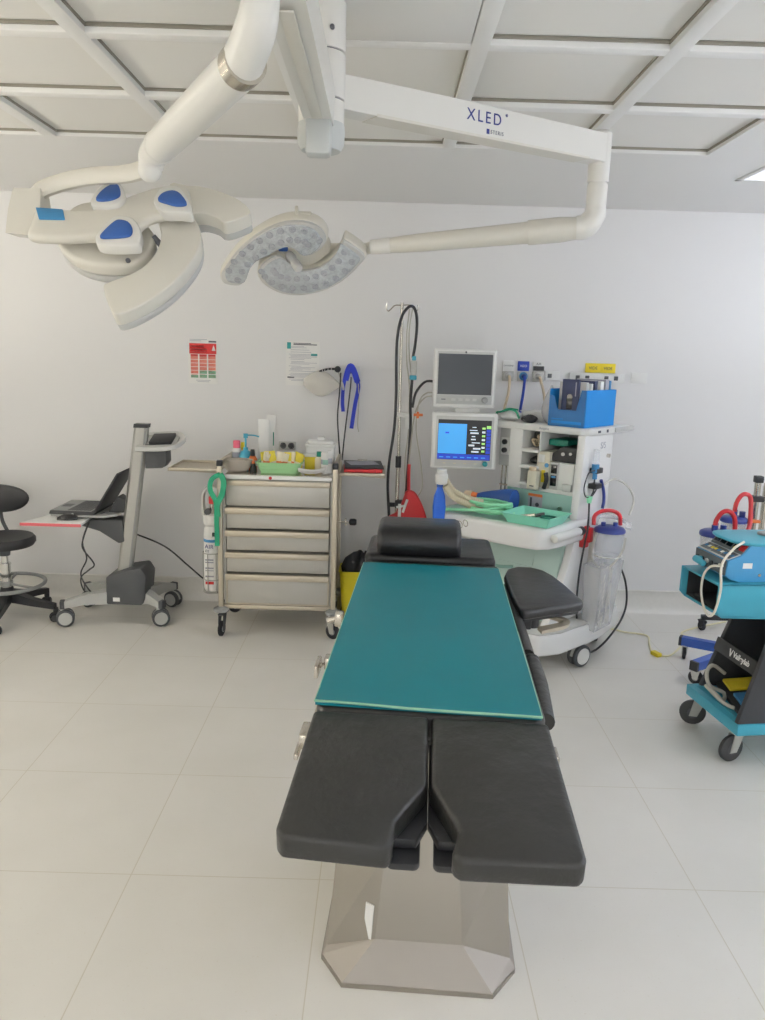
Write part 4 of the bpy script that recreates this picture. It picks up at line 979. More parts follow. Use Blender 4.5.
# ================================================================== ANAESTHESIA MACHINE
AX, AY, AR = .96, 4.5, math.radians(-42)
e1 = Vector((math.cos(AR), math.sin(AR), 0)); e2 = Vector((-math.sin(AR), math.cos(AR), 0))
def AW(x, y, z): p = Vector((AX, AY, 0)) + e1 * x + e2 * y; return (p.x, p.y, z)
t = thing('anaesthesia_machine', 'white anaesthesia machine with pale teal drawers and crowded shelves', 'anaesthesia machine', (AX, AY, 0), AR)
base = [(-.36, -.5), (.27, -.62), (.37, -.59), (.43, -.47), (.462, -.2), (.462, -.05), (.43, .22), (-.36, .22)]
b = MB(); b.prism(base, .115, .225, .02, None, 3, [(x * .97, y * .97) for x, y in base]); b.build('base', 'white_gloss', t, 50)
b = MB(); b.prism([(x * .955, y * .955) for x, y in base], .225, .232, .002); b.build('base_seam', 'pale_grey', t)
for x, y, a in ((.43, -.26, 75), (.30, .15, 120), (-.3, .15, 60), (-.28, -.42, 100)):
    caster(t, x, y, .062, .15, 'dark_grey_plastic', 'pale_grey', math.radians(a), .026, 'white_plastic', True, .0)
# cabinet with sloping teal front
cf = lambda z: -.235 - .16 * max(0, (.64 - z)) / .5
b = MB(); b.loft([[Vector((x, cf(z), z)) for x in (-.33, .283)] + [Vector((x, .1, z)) for x in (.283, -.33)] for z in (.232, .36, .5, .66)]); cab = b.build('cabinet', 'pale_teal', t, 30)
for z0, z1, x0, x1 in ((.5, .655, -.32, .115), (.37, .495, -.32, .115), (.24, .365, -.32, .115), (.24, .655, .12, .278)):
    b = MB(); b.loft([[Vector((x0, cf(z) - .006, z)), Vector((x1, cf(z) - .006, z)), Vector((x1, cf(z) + .01, z)), Vector((x0, cf(z) + .01, z))] for z in (z0, (z0 + z1) / 2, z1)]); d0 = b.build('drawer' if x0 < 0 else 'side_door', 'pale_teal', cab, 30)
    if x0 < 0:
        zz = z1 - .02; b = MB(); b.tube([(-.2, cf(zz) - .008, zz), (-.1, cf(zz) - .016, zz - .014), (.0, cf(zz) - .008, zz)], .01, 8, 4); b.build('drawer_grip', 'splash_teal', d0)
# right side panel, its front edge sloping forward at the foot
side = [(-.2, 1.245), (.13, 1.245), (.125, .9), (.12, .5), (.135, .232), (-.46, .232), (-.36, .38), (-.27, .56), (-.235, .66), (-.215, .9)]
b = MB(); b.prism(side, .288, .335, .008, Matrix(((0, 0, 1, 0), (1, 0, 0, 0), (0, 1, 0, 0), (0, 0, 0, 1)))); b.build('side_panel', 'white_gloss', t)
# worktop
wt = [(-.33, -.63), (.2, -.588), (.3, -.565), (.345, -.50), (.358, -.42), (.357, .06), (.285, .06), (.285, -.18), (-.4, -.18), (-.4, -.5)]
b = MB(); b.prism(wt, .672, .79, .022, None, 3); wk = b.build('worktop', 'white_gloss', t, 50)
b = MB(); b.prism([(-.34, -.58), (.18, -.545), (.285, -.52), (.315, -.42), (.315, -.25), (.28, -.2), (-.36, -.2), (-.36, -.5)], .785, .7915, .001); lab(b.build('work_surface', 'surface_teal', wk), 'pale teal inset work surface')
b = MB(); b.cyl((.372, -.52, .742), (.372, -.26, .742), .023, n=18, bev=.006); b.b2((.34, -.50, .725), (.372, -.47, .755), .004); b.b2((.34, -.32, .725), (.372, -.29, .755), .004); hd = b.build('side_handle', 'white_plastic', t)
b = MB(); b.cyl((.372, -.262, .742), (.372, -.225, .742), .024, n=18, bev=.004); lab(b.build('handle_end', 'black_plastic', hd), 'black end cap')
# splash panel
b = MB(); b.b2((-.13, -.205, .79), (.288, -.185, .912), .002); sp = b.build('splash_panel', 'splash_teal', t)
for x, z in ((-.075, .868), (.222, .835)):
    b = MB(); b.cyl((x, -.205, z), (x, -.222, z), .012, n=16); b.build('port', 'steel', sp)
b = MB(); b.b2((.015, -.207, .80), (.105, -.2045, .895)); wl = b.build('warning_label', 'ink_pale', sp, 0)
b = MB(); b.b2((.015, -.2085, .88), (.105, -.207, .895)); b.build('label_header', 'orange', wl, 0)
b = MB(); b.b2((.028, -.2085, .815), (.04, -.207, .872)); b.cyl((.075, -.2085, .835), (.075, -.207, .835), .012, n=14); b.build('pictogram', 'ink', wl, 0)
# upper housing
HX0, HX1, HY0, HY1, HZ0, HZ1 = -.135, .288, -.2, .13, .912, 1.245
b = MB()
b.b2((HX0, HY1 - .012, HZ0), (HX1, HY1, HZ1)); b.b2((HX0, HY0, HZ0), (-.05, HY1, HZ1), .004)
b.b2((-.05, HY0, HZ0), (HX1, HY1, HZ0 + .022), .002); b.b2((.058, HY0, HZ0), (.066, HY1 - .012, HZ1), .001)
for z in (1.125, 1.032): b.b2((-.05, HY0 - .02, z), (.066, HY1 - .012, z + .018), .003)
b.b2((-.05, HY0 - .02, .934), (.066, HY1 - .012, .952), .003)
b.build('shelf_housing', 'white_plastic', t)
b = MB(); b.b2((-.048, HY1 - .016, HZ0 + .03), (.286, HY1 - .0122, HZ1)); lab(b.build('back_lining', 'pale_grey', t, 0), 'grey back wall of the open shelves')
b = MB(); b.b2((-.235, -.15, 1.02), (-.14, .08, 1.25), .004); lu = b.build('side_module', 'pale_grey', t)
b = MB(); b.b2((-.222, -.156, 1.085), (-.165, -.149, 1.185), .003); pn = b.build('dial_panel', 'white_plastic', lu)
for z in (1.16, 1.112):
    b = MB(); b.cyl((-.193, -.156, z), (-.193, -.17, z), .015, n=16); b.build('dial', 'black_plastic', pn)
b = MB()
for x in (-.228, -.2, -.152): b.cyl((x, -.12, .785), (x, -.12, 1.022), .005, n=8)
b.b2((-.235, -.13, .90), (-.145, -.11, .908)); b.build('module_legs', 'steel', t)
# top shelf
sh = [(-.31, -.2), (.3, -.2), (.345, -.175), (.352, -.1), (.352, .29), (-.31, .29)]
b = MB(); b.prism(sh, 1.243, 1.28, .008, None, 2); ts = b.build('top_shelf', 'white_plastic', t)
b = MB(); b.b2((.335, .1, 1.25), (.36, .33, 1.275), .003); b.build('rail_end', 'pale_grey', ts)
text('Aespire', .02, 'ink_pale', ts, Matrix.Translation((.05, -.2012, 1.262)) @ FACE_Y)
b = MB(); b.b2((.355, -.10, 1.256), (.3535, -.07, 1.268)); b.b2((.355, .0, 1.254), (.3535, .02, 1.27)); b.build('shelf_mark', 'ink', ts, 0)
text('S/5', .05, 'ink_pale', t, Matrix.Translation((.3352, -.02, 1.18)) @ Matrix.Rotation(PI / 2, 4, 'Z') @ FACE_Y)
b = MB(); b.cyl((.33, .07, 1.12), (.35, .07, 1.12), .011, n=14); b.build('side_knob', 'steel', t)
# monitor post and brackets
PX, PY = -.345, .17
b = MB(); b.cyl((PX, PY, .74), (PX, PY, 1.2), .022, n=18); b.b2((PX - .03, -.19, .74), (PX + .03, PY + .03, .77), .004)
b.build('monitor_post', 'white_plastic', t)

# ---- monitors (face the camera)
def monitor(name, label, cx, cy, zc, w, h, scr, rz, ctrl):
    m = thing(name, label, 'monitor', (cx, cy, zc - h / 2), rz)
    b = MB(); b.b2((-w / 2, -.02, 0), (w / 2, .045, h), .012, 3); body = b.build('housing', 'white_plastic', m, 45)
    b = MB(); b.loft([[Vector((x * k, y, h / 2 + z * k)) for x, z in ((-w * .4, -h * .38), (w * .4, -h * .38), (w * .4, h * .38), (-w * .4, h * .38))] for y, k in ((.044, 1), (.085, .8))]); b.build('rear_shell', 'white_plastic', m)
    return m
m1 = monitor('patient_monitor', 'upper monitor with a blank grey screen above the anaesthesia machine worktop', .456, 4.5, 1.514, .355, .33, None, .02, None)
b = MB(); b.b2((-.16, -.0225, .02), (.16, -.0195, .315), .006); bz = b.build('bezel', 'pale_grey', m1)
b = MB(); b.b2((-.153, -.024, .075), (.153, -.022, .302)); b.build('screen', 'screen_grey', m1, 0)
b = MB(); b.b2((-.155, -.024, .024), (.155, -.022, .07), .002); kp = b.build('key_strip', 'light_grey_plastic', m1)
b = MB(); b.cyl((.118, -.024, .047), (.118, -.036, .047), .018, n=20, bev=.002); b.build('knob', 'grey_plastic', kp)
for x in (-.06, -.02, .02, .06):
    b = MB(); b.b2((x - .012, -.0255, .04), (x + .012, -.0238, .054), .001); b.build('key', 'pale_grey', kp)
b = MB(); b.b2((-.13, -.0248, .045), (-.105, -.0238, .05)); b.build('maker_mark', 'ink', kp, 0)
b = MB(); b.sph((0, -.02, .312), .006); b.build('lamp', 'dark_grey_plastic', m1)
m2 = monitor('ventilator_monitor', 'lower monitor with lit blue and black screen below the grey one', .47, 4.49, 1.16, .375, .325, None, -.05, None)
b = MB(); b.b2((-.165, -.0225, .015), (.165, -.0195, .305), .006); b.build('bezel', 'pale_grey', m2)
b = MB(); b.b2((-.152, -.024, .055), (.152, -.0218, .285)); sc2 = b.build('screen', 'screen_black', m2, 0)
b = MB(); b.b2((-.15, -.025, .09), (.012, -.0238, .262)); b.build('chart_area', 'screen_sky', sc2, 0)
b = MB(); b.b2((-.152, -.025, .057), (.15, -.0238, .088)); mb_ = b.build('menu_bar', 'screen_royal', sc2, 0)
for k in range(8):
    b = MB(); b.b2((.125, -.0252, .094 + k * .0205), (.15, -.0238, .111 + k * .0205)); b.build('side_key', 'screen_green' if k == 7 else 'screen_royal', sc2, 0)
rr_ = random.Random(5)
for k in range(9):
    z = .1 + k * .0178; x = .024 + rr_.random() * .03
    b = MB(); b.b2((x, -.0252, z), (x + .02 + .03 * rr_.random(), -.0238, z + .004 + .006 * rr_.random())); b.build('readout', 'screen_white', sc2, 0)
for k in range(7):
    z = .102 + k * .022; b = MB(); b.b2((.1, -.0252, z), (.118, -.0238, z + .011)); b.build('readout', 'screen_white' if k % 2 else 'screen_green', sc2, 0)
for k in range(7):
    x = -.14 + k * .04; b = MB(); b.b2((x, -.0254, .067), (x + .024, -.0248, .072)); b.build('menu_word', 'screen_sky', mb_, 0)
b = MB(); b.b2((-.11, -.0254, .205), (-.088, -.0248, .215)); b.build('chart_word', 'screen_royal', sc2, 0)
b = MB(); b.cyl((.125, -.0225, .036), (.125, -.038, .036), .015, n=20, bev=.002); lab(b.build('knob', 'knob_teal', m2), 'teal turning knob')
for x in (-.11, -.05, .01, .07):
    b = MB(); b.b2((x - .008, -.0238, .031), (x + .008, -.0222, .036)); b.build('key', 'cream_plastic', m2, 0)
b = MB(); b.tube([(.0, .05, .15), (.1, .1, .15), (.2, .2, .14)], .018, 10, 4, flat=(.018, .014)); b.build('mounting_arm', 'white_plastic', m2)
b = MB(); b.b2((-.06, .0, .325), (.08, .05, .352), .003); b.build('top_bracket', 'pale_grey', m2)

# ---- things standing on the top shelf (z = 1.28)
ZS = 1.2805
fb = thing('file_box', 'bright blue cardboard file box on the right end of the machine shelf', 'box', AW(.17, .01, ZS), AR)
# left end faces the camera: a cut-away front, blue tall right side
x0, x1, y0, y1, hh = -.085, .135, -.18, .165, .2
b = MB(); th = .004
b.b2((x0, y0, 0), (x1, y1, th)); b.b2((x1 - th, y0, 0), (x1, y1, hh)); b.b2((x0, y0, 0), (x0 + th, y1, hh)); b.b2((x0, y1 - th, 0), (x1, y1, hh))
b.build('box', 'box_blue', fb, 0)
b = MB(); b.prism([(x0, 0), (x1, 0), (x1, hh), (x1 - .03, hh), (x1 - .055, .09), (x0 + .055, .09), (x0 + .03, hh * .8), (x0, hh * .84)], 0, th, 0, Matrix.Translation((0, y0 + th, 0)) @ FACE_Y); b.build('cut_front', 'box_blue_dark', fb, 0)
b = MB(); b.prism(rect(x0 + .02, .015, x1 - .02, .03), 0, .0008, 0, Matrix.Translation((0, y0 - .0002, 0)) @ FACE_Y); b.prism(rect(x0 + .02, .037, x0 + .09, .043), 0, .0008, 0, Matrix.Translation((0, y0 - .0002, 0)) @ FACE_Y); b.build('print', 'box_blue', fb, 0)
for k, (dy, w, th_, h, m, lb) in enumerate(((-.150, .10, .016, .25, 'navy', 'dark navy booklet filling the cut front of the blue file box'), (-.118, .16, .03, .235, 'pale_grey', 'pale grey folder behind the navy booklet in the blue file box'), (-.075, .17, .02, .228, 'paper', 'white folder in the front half of the blue file box'), (-.03, .17, .034, .243, 'navy', 'thick dark navy folder in the middle of the blue file box'), (.03, .18, .04, .24, 'paper', 'white folder behind the thick navy one in the blue file box'), (.09, .18, .04, .25, 'ink_pale', 'bluish grey folder second from the back of the blue file box'), (.138, .17, .02, .244, 'label_blue', 'narrow blue folder at the back of the blue file box'))):
    f = thing('folder', lb, 'folder', AW(.17 + .025, .01 + dy, ZS + .0045), AR, 'folders in the blue file box')
    b = MB(); b.b2((-w / 2, -th_ / 2, 0), (w / 2, th_ / 2, h), .002); fo = b.build('cover', m, f)
    if k == 0:
        b = MB(); b.b2((-.018, -th_ / 2 - .0015, .09), (.016, -th_ / 2 + .001, .15), .001); b.cyl((0, -th_ / 2 - .0015, .155), (0, -th_ / 2 + .001, .155), .017, n=16); b.build('cover_figure', 'black_gloss', f)
        b = MB(); b.b2((.03, -th_ / 2 - .001, .16), (.036, -th_ / 2 + .001, .235)); b.build('cover_words', 'ink_pale', f)
    else:
        b = MB(); b.b2((-w / 2 + .004, -th_ / 2 + .003, h - .002), (w / 2 - .004, th_ / 2 - .003, h + .0005)); b.build('pages', 'paper', f, 0)
# clear bag, black cloth, towels
t2_ = thing('plastic_bag', 'crumpled clear plastic bag beside the blue file box', 'bag', AW(.03, -.06, ZS), AR)
def crump(w, d, h, seed, tip=.3):
    r = random.Random(seed); ph = [r.random() * 6 for _ in range(6)]
    return lambda u, v: Vector((w * math.sin(PI * max(.02, min(.98, u))) ** .5 * (1 - (1 - tip) * u ** .8) * math.cos(2 * PI * v) * (1 + .16 * math.sin(3 * 2 * PI * v + ph[0] + 3 * u) + .08 * math.sin(7 * 2 * PI * v + ph[1])),
                     d * math.sin(PI * max(.02, min(.98, u))) ** .5 * (1 - (1 - tip) * u ** .8) * math.sin(2 * PI * v) * (1 + .16 * math.sin(4 * 2 * PI * v + ph[2] + 2 * u)), max(0.0, h * u + .02 * h * math.sin(5 * 2 * PI * v + ph[3]) * u)))
b = MB(); b.grid(crump(.07, .05, .21, 4), 14, 30); b.build('bag', 'bag_film', t2_, 60)
c = thing('black_cloth', 'small crumpled black cloth at the shelf front edge left of the clear bag', 'cloth', AW(-.055, -.13, ZS), AR)
b = MB(); b.grid(crump(.055, .05, .045, 9, .7), 10, 30); b.build('cloth', 'black_plastic', c, 60)
c = thing('white_tray', 'low white tray of papers behind the black cloth on the machine shelf', 'tray', AW(-.08, .02, ZS), AR)
b = MB(); b.loft(tray_rings(.07, .075, .08, .085, .055)); b.build('tray', 'white_plastic', c, 40)
b = MB(); b.box((0, 0, .04), (.11, .12, .03), .004, (.05, .06, .3)); b.build('papers', 'paper', c)
c = thing('green_trimmed_cloth', 'white mask pile with green edging at the left end of the machine shelf', 'cloth', AW(-.2, -.1, ZS), AR)
b = MB(); b.grid(crump(.085, .075, .06, 12, .6), 12, 32); b.build('cloth', 'white_plastic', c, 60)
b = MB(); b.tube([(-.085, -.02, .02), (-.06, -.06, .045), (-.03, -.066, .05), (.01, -.03, .064), (.05, -.03, .055), (.08, -.04, .02)], .006, 6, 5); b.tube([(-.03, -.066, .05), (-.02, .0, .066), (.02, .04, .06)], .005, 6, 4); b.build('edging', 'strap_green', c)
# ---- contents of the cubbies
def cub(name, label, cat, x, y, z): return thing(name, label, cat, AW(x, y, z), AR)
c = cub('cable_bundle', 'tangle of tan cables in the top left cubby of the machine', 'cables', .003, -.12, 1.1435)
b = MB(); r = random.Random(2)
for k in range(6):
    pts = [(r.uniform(-.04, .04), r.uniform(-.06, .1), r.uniform(.008, .09)) for _ in range(6)]; b.tube(pts, .005, 6, 5)
b.build('cables', 'tube_tan', c)
b = MB(); b.box((.0, .06, .045), (.09, .08, .085), .01); b.build('dark_pouch', 'wheel_black', c)
c = cub('black_pouch', 'black pouch in the middle left cubby of the machine', 'pouch', .0, -.1, 1.0505)
b = MB(); b.grid(crump(.045, .06, .045, 21, .7), 10, 26); b.build('pouch', 'black_plastic', c, 60)
c = cub('clear_jar', 'clear plastic cup in the bottom left cubby of the machine', 'cup', -.005, -.1, .9525)
b = MB(); b.lathe([(.028, 0), (.034, .06), (.031, .06), (.026, .004), (0, .004)], n=20); b.build('cup', 'bag_clear', c)
c = cub('teal_box', 'flat teal case on top of the monitor module in the right opening', 'case', .12, -.02, 1.165)
b = MB(); b.b2((-.05, -.1, 0), (.07, .08, .035), .006); b.build('case', 'green_cap', c)
c = cub('vaporizer', 'white gas module with black domed top and dark window in the right opening', 'gas module', .21, -.1, .9345)
b = MB(); b.b2((-.07, -.10, 0), (.07, .1, .15), .006); b.build('body', 'white_plastic', c)
b = MB(); b.b2((-.07, -.108, .0), (-.018, -.099, .15), .002); fp = b.build('front_panel', 'pale_grey', c)
b = MB(); b.b2((-.062, -.112, .09), (-.026, -.107, .135), .002); b.b2((-.062, -.112, .02), (-.026, -.107, .08), .002); b.build('window', 'black_gloss', fp)
b = MB(); b.b2((-.055, -.114, .065), (-.03, -.111, .075)); b.build('blue_mark', 'label_blue', fp, 0)
b = MB(); b.prism([(-.085, 0), (.074, 0), (.074, .085), (-.02, .088), (-.085, .04)], -.09, .08, .01, Matrix.Translation((0, 0, .151)) @ FACE_Y); b.build('cap', 'black_plastic', c)
b = MB(); b.cyl((.0, -.1, .2), (.0, -.106, .2), .01, n=12); b.cyl((.045, -.1, .205), (.045, -.106, .205), .008, n=12); b.build('cap_button', 'pale_grey', c)
b = MB(); b.b2((.015, -.118, .0), (.07, -.1, .04), .004); b.build('foot', 'pale_grey', c)
c = cub('monitor_module', 'cream gas monitor module with blue badge left of the black topped one', 'gas module', .1, -.14, .9345)
b = MB(); b.b2((-.05, -.06, 0), (.032, .1, .2), .005); b.build('body', 'cream_plastic', c)
b = MB(); b.cyl((.015, -.06, .128), (.015, -.066, .128), .012, n=18); b.build('badge', 'label_blue', c)
b = MB(); b.b2((-.04, -.063, .14), (.0, -.0595, .185), .002); b.build('keypad', 'white_plastic', c)
b = MB(); b.b2((-.015, -.064, .03), (.008, -.0595, .1), .002); lab(b.build('yellow_label', 'yellow', c), 'yellow label strip')
b = MB(); b.tube([(.014, -.075, .0), (.03, -.08, .05), (.022, -.08, .09)], .012, 8, 4); b.build('black_hose', 'black_plastic', c)
c = cub('yellow_absorber', 'small cream box with tan knob hanging at the cubby front', 'box', .055, -.245, .925)
b = MB(); b.b2((-.025, -.015, 0), (.035, .024, .105), .006); b.build('box', 'cream_plastic', c)
b = MB(); b.cyl((.0, .0, .104), (.0, .0, .125), .02, n=16, bev=.003); b.build('knob', 'tube_tan', c)
b = MB(); b.b2((-.005, -.018, .018), (.02, -.014, .024)); b.build('mark', 'ink', c, 0)

# ---- on the worktop (inset surface z = .7915)
ZW = .792
c = thing('green_tray', 'mint green plastic tray with small items on the machine worktop', 'tray', AW(.215, -.45, ZW), AR + .05)
b = MB(); b.loft(tray_rings(.115, .095, .14, .12, .05, .004, .008)); b.build('tray', 'tray_green', c, 40)
for k, (x, y, rx, m, nm, lb) in enumerate(((-.05, -.02, .4, 'steel', 'laryngoscope_blade', 'steel blade lying on the left of the mint green tray'), (.0, -.04, -.3, 'white_plastic', 'syringe_cap', 'white cap at the front of the mint green tray'), (.06, .02, .1, 'green_cap', 'coiled_line', 'dark green coiled line on the right of the mint green tray'), (-.02, .03, .9, 'dark_grey_plastic', 'handle', 'dark grey handle at the back of the mint green tray'))):
    p = AW(.21 + x, -.43 + y, ZW + .0045)
    if nm == 'coiled_line':
        o = MB(); o.torus((0, 0, .025), .04, .006, n=26); o.torus((.004, .004, .012), .036, .006, n=26)
    elif nm == 'syringe_cap':
        o = MB(); o.cyl((-.02, 0, .014), (.02, 0, .014), .013, .01, n=14)
    else:
        o = MB(); o.tube([(-.05, 0, .012), (0, .01, .02), (.045, .0, .03)], .01, 8, 4)
    o2 = o.build(nm, m, None, loc=p, rz=AR + rx); tag(o2, lb, 'medical item')
c = thing('green_hose_coil', 'coiled pale green corrugated hose on the machine worktop', 'hose', AW(-.055, -.47, ZW), AR)
pts = []
for k in range(53):
    a = k * 2 * PI / 13; f_ = (.092, .11, .085, .104, .095)[min(4, k // 13)]
    pts.append((f_ * 1.2 * math.cos(a) + .008 * math.sin(k // 13 * 2.0), f_ * .85 * math.sin(a) + .006 * math.cos(k // 13 * 3.1), .012 + .0165 * (k / 13)))
pts += [(.05, -.1, .05), (-.1, -.13, .03), (-.22, -.12, .012)]
b = MB(); b.tube(pts, [.0082 if q_ % 2 else .0092 for q_ in range(331)], 8, 6); b.build('hose', 'hose_green', c, 60)
c = thing('wire_rings', 'thin metal wire rings hanging at the left front of the worktop', 'wire rings', AW(-.12, -.645, .735), AR)
b = MB()
for k, (x, z, rr2) in enumerate(((-.06, .0, .024), (-.01, .015, .02), (.03, .03, .018), (-.03, -.025, .02))): b.torus((x, -.004 * k, z), rr2, .0022, (.2, 1, .1), 22, 6)
b.build('rings', 'steel', c)
c = thing('breathing_mask', 'dark blue cushioned breathing mask beside the machine splash panel', 'breathing mask', AW(-.12, -.34, ZW), AR)
b = MB()
rings = []
for k in range(10):
    u = k / 9; x = -.12 + .25 * u; rad = .018 + .055 * (u ** .8) * (1 - .18 * max(0, u - .85) / .15)
    rings.append([Vector((x, rad * .8 * math.cos(a), .062 + .012 * u + rad * .95 * math.sin(a))) for a in [2 * PI * j / 20 for j in range(20)]])
b.loft(rings); b.build('cushion', 'mask_blue', c, 60)
b = MB(); b.cyl((-.155, 0, .062), (-.115, 0, .062), .02, n=16); b.build('elbow_ring', 'orange', c); 
b = MB(); b.cyl((-.2, 0, .058), (-.152, 0, .062), .026, n=16); b.build('connector', 'tube_tan', c)
c = thing('breathing_tubes', 'pair of beige corrugated breathing tubes from the blue bag to the worktop', 'breathing tube', (0, 0, 0))
for dz, dy in ((0, 0), (-.03, -.02)):
    b = MB(); b.tube([(.345, 4.16 + dy, .985 + dz), (.39, 4.17 + dy, .925 + dz), (.45, 4.19 + dy, .89 + dz), (.50, 4.21 + dy, .87 + dz), (.56, 4.22 + dy, .855 + dz * .5)], [.0155 if q_ % 2 else .018 for q_ in range(41)], 12, 10); b.build('tube', 'tube_beige', c)
b = MB(); b.lathe([(.028, -.03), (.034, -.02), (.034, .02), (.026, .03), (.026, .05)], (.325, 4.16, .99), 18); b.build('adapter', 'white_plastic', c)
c = thing('breathing_bag', 'bright blue breathing bag hanging below the lower monitor', 'breathing bag', (.318, 4.16, .955))
b = MB(); b.lathe([(.014, 0), (.016, -.02), (.03, -.06), (.036, -.12), (.032, -.2), (.018, -.27), (0, -.285)], (0, 0, 0), 20, None, 1, .6); b.build('bag', 'bag_blue', c, 60)
b = MB(); b.cyl((0, 0, -.01), (0, 0, .01), .018, n=16); b.build('neck_ring', 'mask_blue', c)
# ---- gear on the machine's right side
c = thing('flow_tube_set', 'clear flow tube with blue connector clipped on the machine side panel', 'flow tube', AW(.3355, -.12, 1.0), AR)
b = MB(); b.cyl((.03, 0, .08), (.03, 0, .17), .016, n=18); b.build('clear_tube', 'canister_clear', c)
b = MB(); b.cyl((.03, 0, .045), (.03, 0, .09), .02, n=18); b.cyl((.03, 0, .01), (.03, 0, .045), .013, n=14); b.build('connector', 'label_blue', c)
for z in (.055, -.03):
    b = MB(); b.b2((.0, -.012, z - .015), (.05, .055, z + .015), .005); b.build('clip', 'black_plastic', c)
b = MB(); b.cyl((.03, 0, -.07), (.03, 0, .01), .005, n=8); b.build('rod', 'cable_black', c)
c = thing('sampling_lines', 'dark sampling lines joined at a mint green fitting on the machine side', 'tubing', (0, 0, 0))
b = MB(); b.tube([AW(.37, -.13, 1.06), AW(.37, -.2, 1.05), AW(.37, -.24, .98), AW(.37, -.22, .93), AW(.37, -.175, .915)], .004, 6, 5); b.tube([AW(.37, -.09, .965), AW(.37, -.11, .94), AW(.37, -.16, .91)], .004, 6, 5); b.tube([AW(.37, -.12, .965), AW(.37, -.145, .93), AW(.37, -.165, .91)], .004, 6, 5); b.tube([AW(.37, -.17, .9), AW(.39, -.2, .82), AW(.40, -.222, .74), AW(.395, -.235, .66), AW(.375, -.225, .5), AW(.365, -.21, .33), AW(.37, -.2, .24)], .006, 6, 6); b.build('line', 'cable_black', c)
b = MB(); p = Vector(AW(.37, -.17, .905)); b.cyl(p - Vector((0, 0, .02)), p + Vector((0, 0, .015)), .012, .018, n=12); b.build('fitting', 'hose_green', c)
b = MB(); b.tube([AW(.345, .0, .99), AW(.35, .03, .93), AW(.355, .035, .87), AW(.36, .015, .83)], .009, 8, 5); tag(b.build('blue_strap', 'lid_blue'), 'short navy strap hanging on the machine side above the canister', 'strap')
# suction canister
cx_, cy_ = .455, -.07
c = thing('suction_canister', 'clear suction canister with blue lid hanging on the machine side', 'suction canister', AW(cx_, cy_, .565), AR)
b = MB(); b.lathe([(.066, .0), (.072, .01), (.08, .165), (.077, .165), (.069, .013), (0, .01)], n=30); b.build('canister', 'canister_clear', c, 50)
b = MB(); b.lathe([(0, .195), (.05, .193), (.075, .185), (.084, .175), (.084, .163), (.06, .16)], n=30); ld = b.build('lid', 'lid_blue', c, 50)
for px_, py_ in ((.02, .02), (-.03, -.02)):
    b = MB(); b.cyl((px_, py_, .19), (px_, py_, .213), .0125, n=12); b.build('lid_port', 'lid_blue', ld)
b = MB(); b.torus((0, 0, .03), .075, .004, n=32); b.build('holder_ring', 'white_plastic', c)
b = MB(); b.tube([(-.06, -.06, .2), (-.075, .0, .235), (-.02, .09, .225), (.06, .09, .205), (.09, .03, .19)], .014, 8, 5, flat=(.016, .006)); lab(b.build('lid_cover', 'bag_clear', c), 'clear film folded over the lid')
b = MB(); b.b2((-.12, -.11, .07), (-.085, -.06, .19), .005); b.b2((-.09, -.09, .1), (-.068, -.05, .18), .004); lab(b.build('bracket', 'red', c), 'red mounting bracket')
b = MB(); b.tube([(-.06, -.075, .2), (-.06, -.07, .25), (-.035, -.035, .275), (.0, .015, .275), (.025, .05, .25), (.03, .06, .195)], .011, 10, 5); lab(b.build('hose', 'red_hose', c), 'red looped hose')
b = MB(); b.tube([(-.075, -.04, .17), (-.085, -.035, .05), (-.09, -.03, -.1), (-.07, -.05, -.2)], .012, 8, 5); b.tube([(-.04, -.07, .16), (-.065, -.06, .04), (-.06, -.03, -.02), (.03, -.06, -.03), (.08, -.0, .06), (.085, .02, .14)], .006, 8, 5); b.build('clear_hose', 'tube_clear', c)
b = MB(); b.tube([AW(.35, .02, .96), AW(.38, .09, .99), AW(.43, .16, .95), AW(.46, .19, .87), AW(.46, .15, .79)], .006, 8, 6); tag(b.build('loop_tube', 'tube_clear'), 'thin clear tube looping out right of the red hose', 'tube')
c = thing('document_holder', 'clear tapered holder full of wrapped catheters hanging below the canister', 'holder', AW(.44, -.08, .19), AR)
b = MB(); b.prism([(-.045, -.1), (.045, -.14), (.045, .06), (-.045, .11)], 0, .365, .004, None, 2, [(-.06, -.12), (.06, -.15), (.06, .13), (-.06, .16)]); b.build('sleeve', 'bag_clear', c)
for k in range(8):
    x, y = -.03 + .02 * (k % 4), -.09 + .045 * (k // 2); a = .12 * math.sin(k * 2.2)
    w_ = thing('wrapped_catheter', 'wrapped catheter pack in the clear holder under the suction canister', 'catheter pack', AW(.44 + x, -.085 + y * .85, .1945), AR, 'wrapped catheters in the clear holder')
    b = MB(); b.box((0, 0, .155 + .01 * (k % 3)), (.012, .034, .3 + .02 * (k % 3)), .003, (a * .5, 0, 0)); b.build('wrapper', 'bag_milky' if k % 2 else 'bag_clear', w_)
    b = MB(); b.box((0, 0, .1), (.0125, .03, .02), .001, (a * .5, 0, 0)); b.build('print', 'ink_pale', w_)
b = MB(); b.tube([AW(.44, .08, .55), AW(.48, .14, .4), AW(.49, .15, .25), AW(.47, .08, .13), AW(.44, -.05, .045), AW(.40, -.15, .02), AW(.36, -.2, .008)], .006, 8, 6); tag(b.build('power_cable', 'cable_black'), 'black power cord from behind the holder down to the machine caster', 'cord')

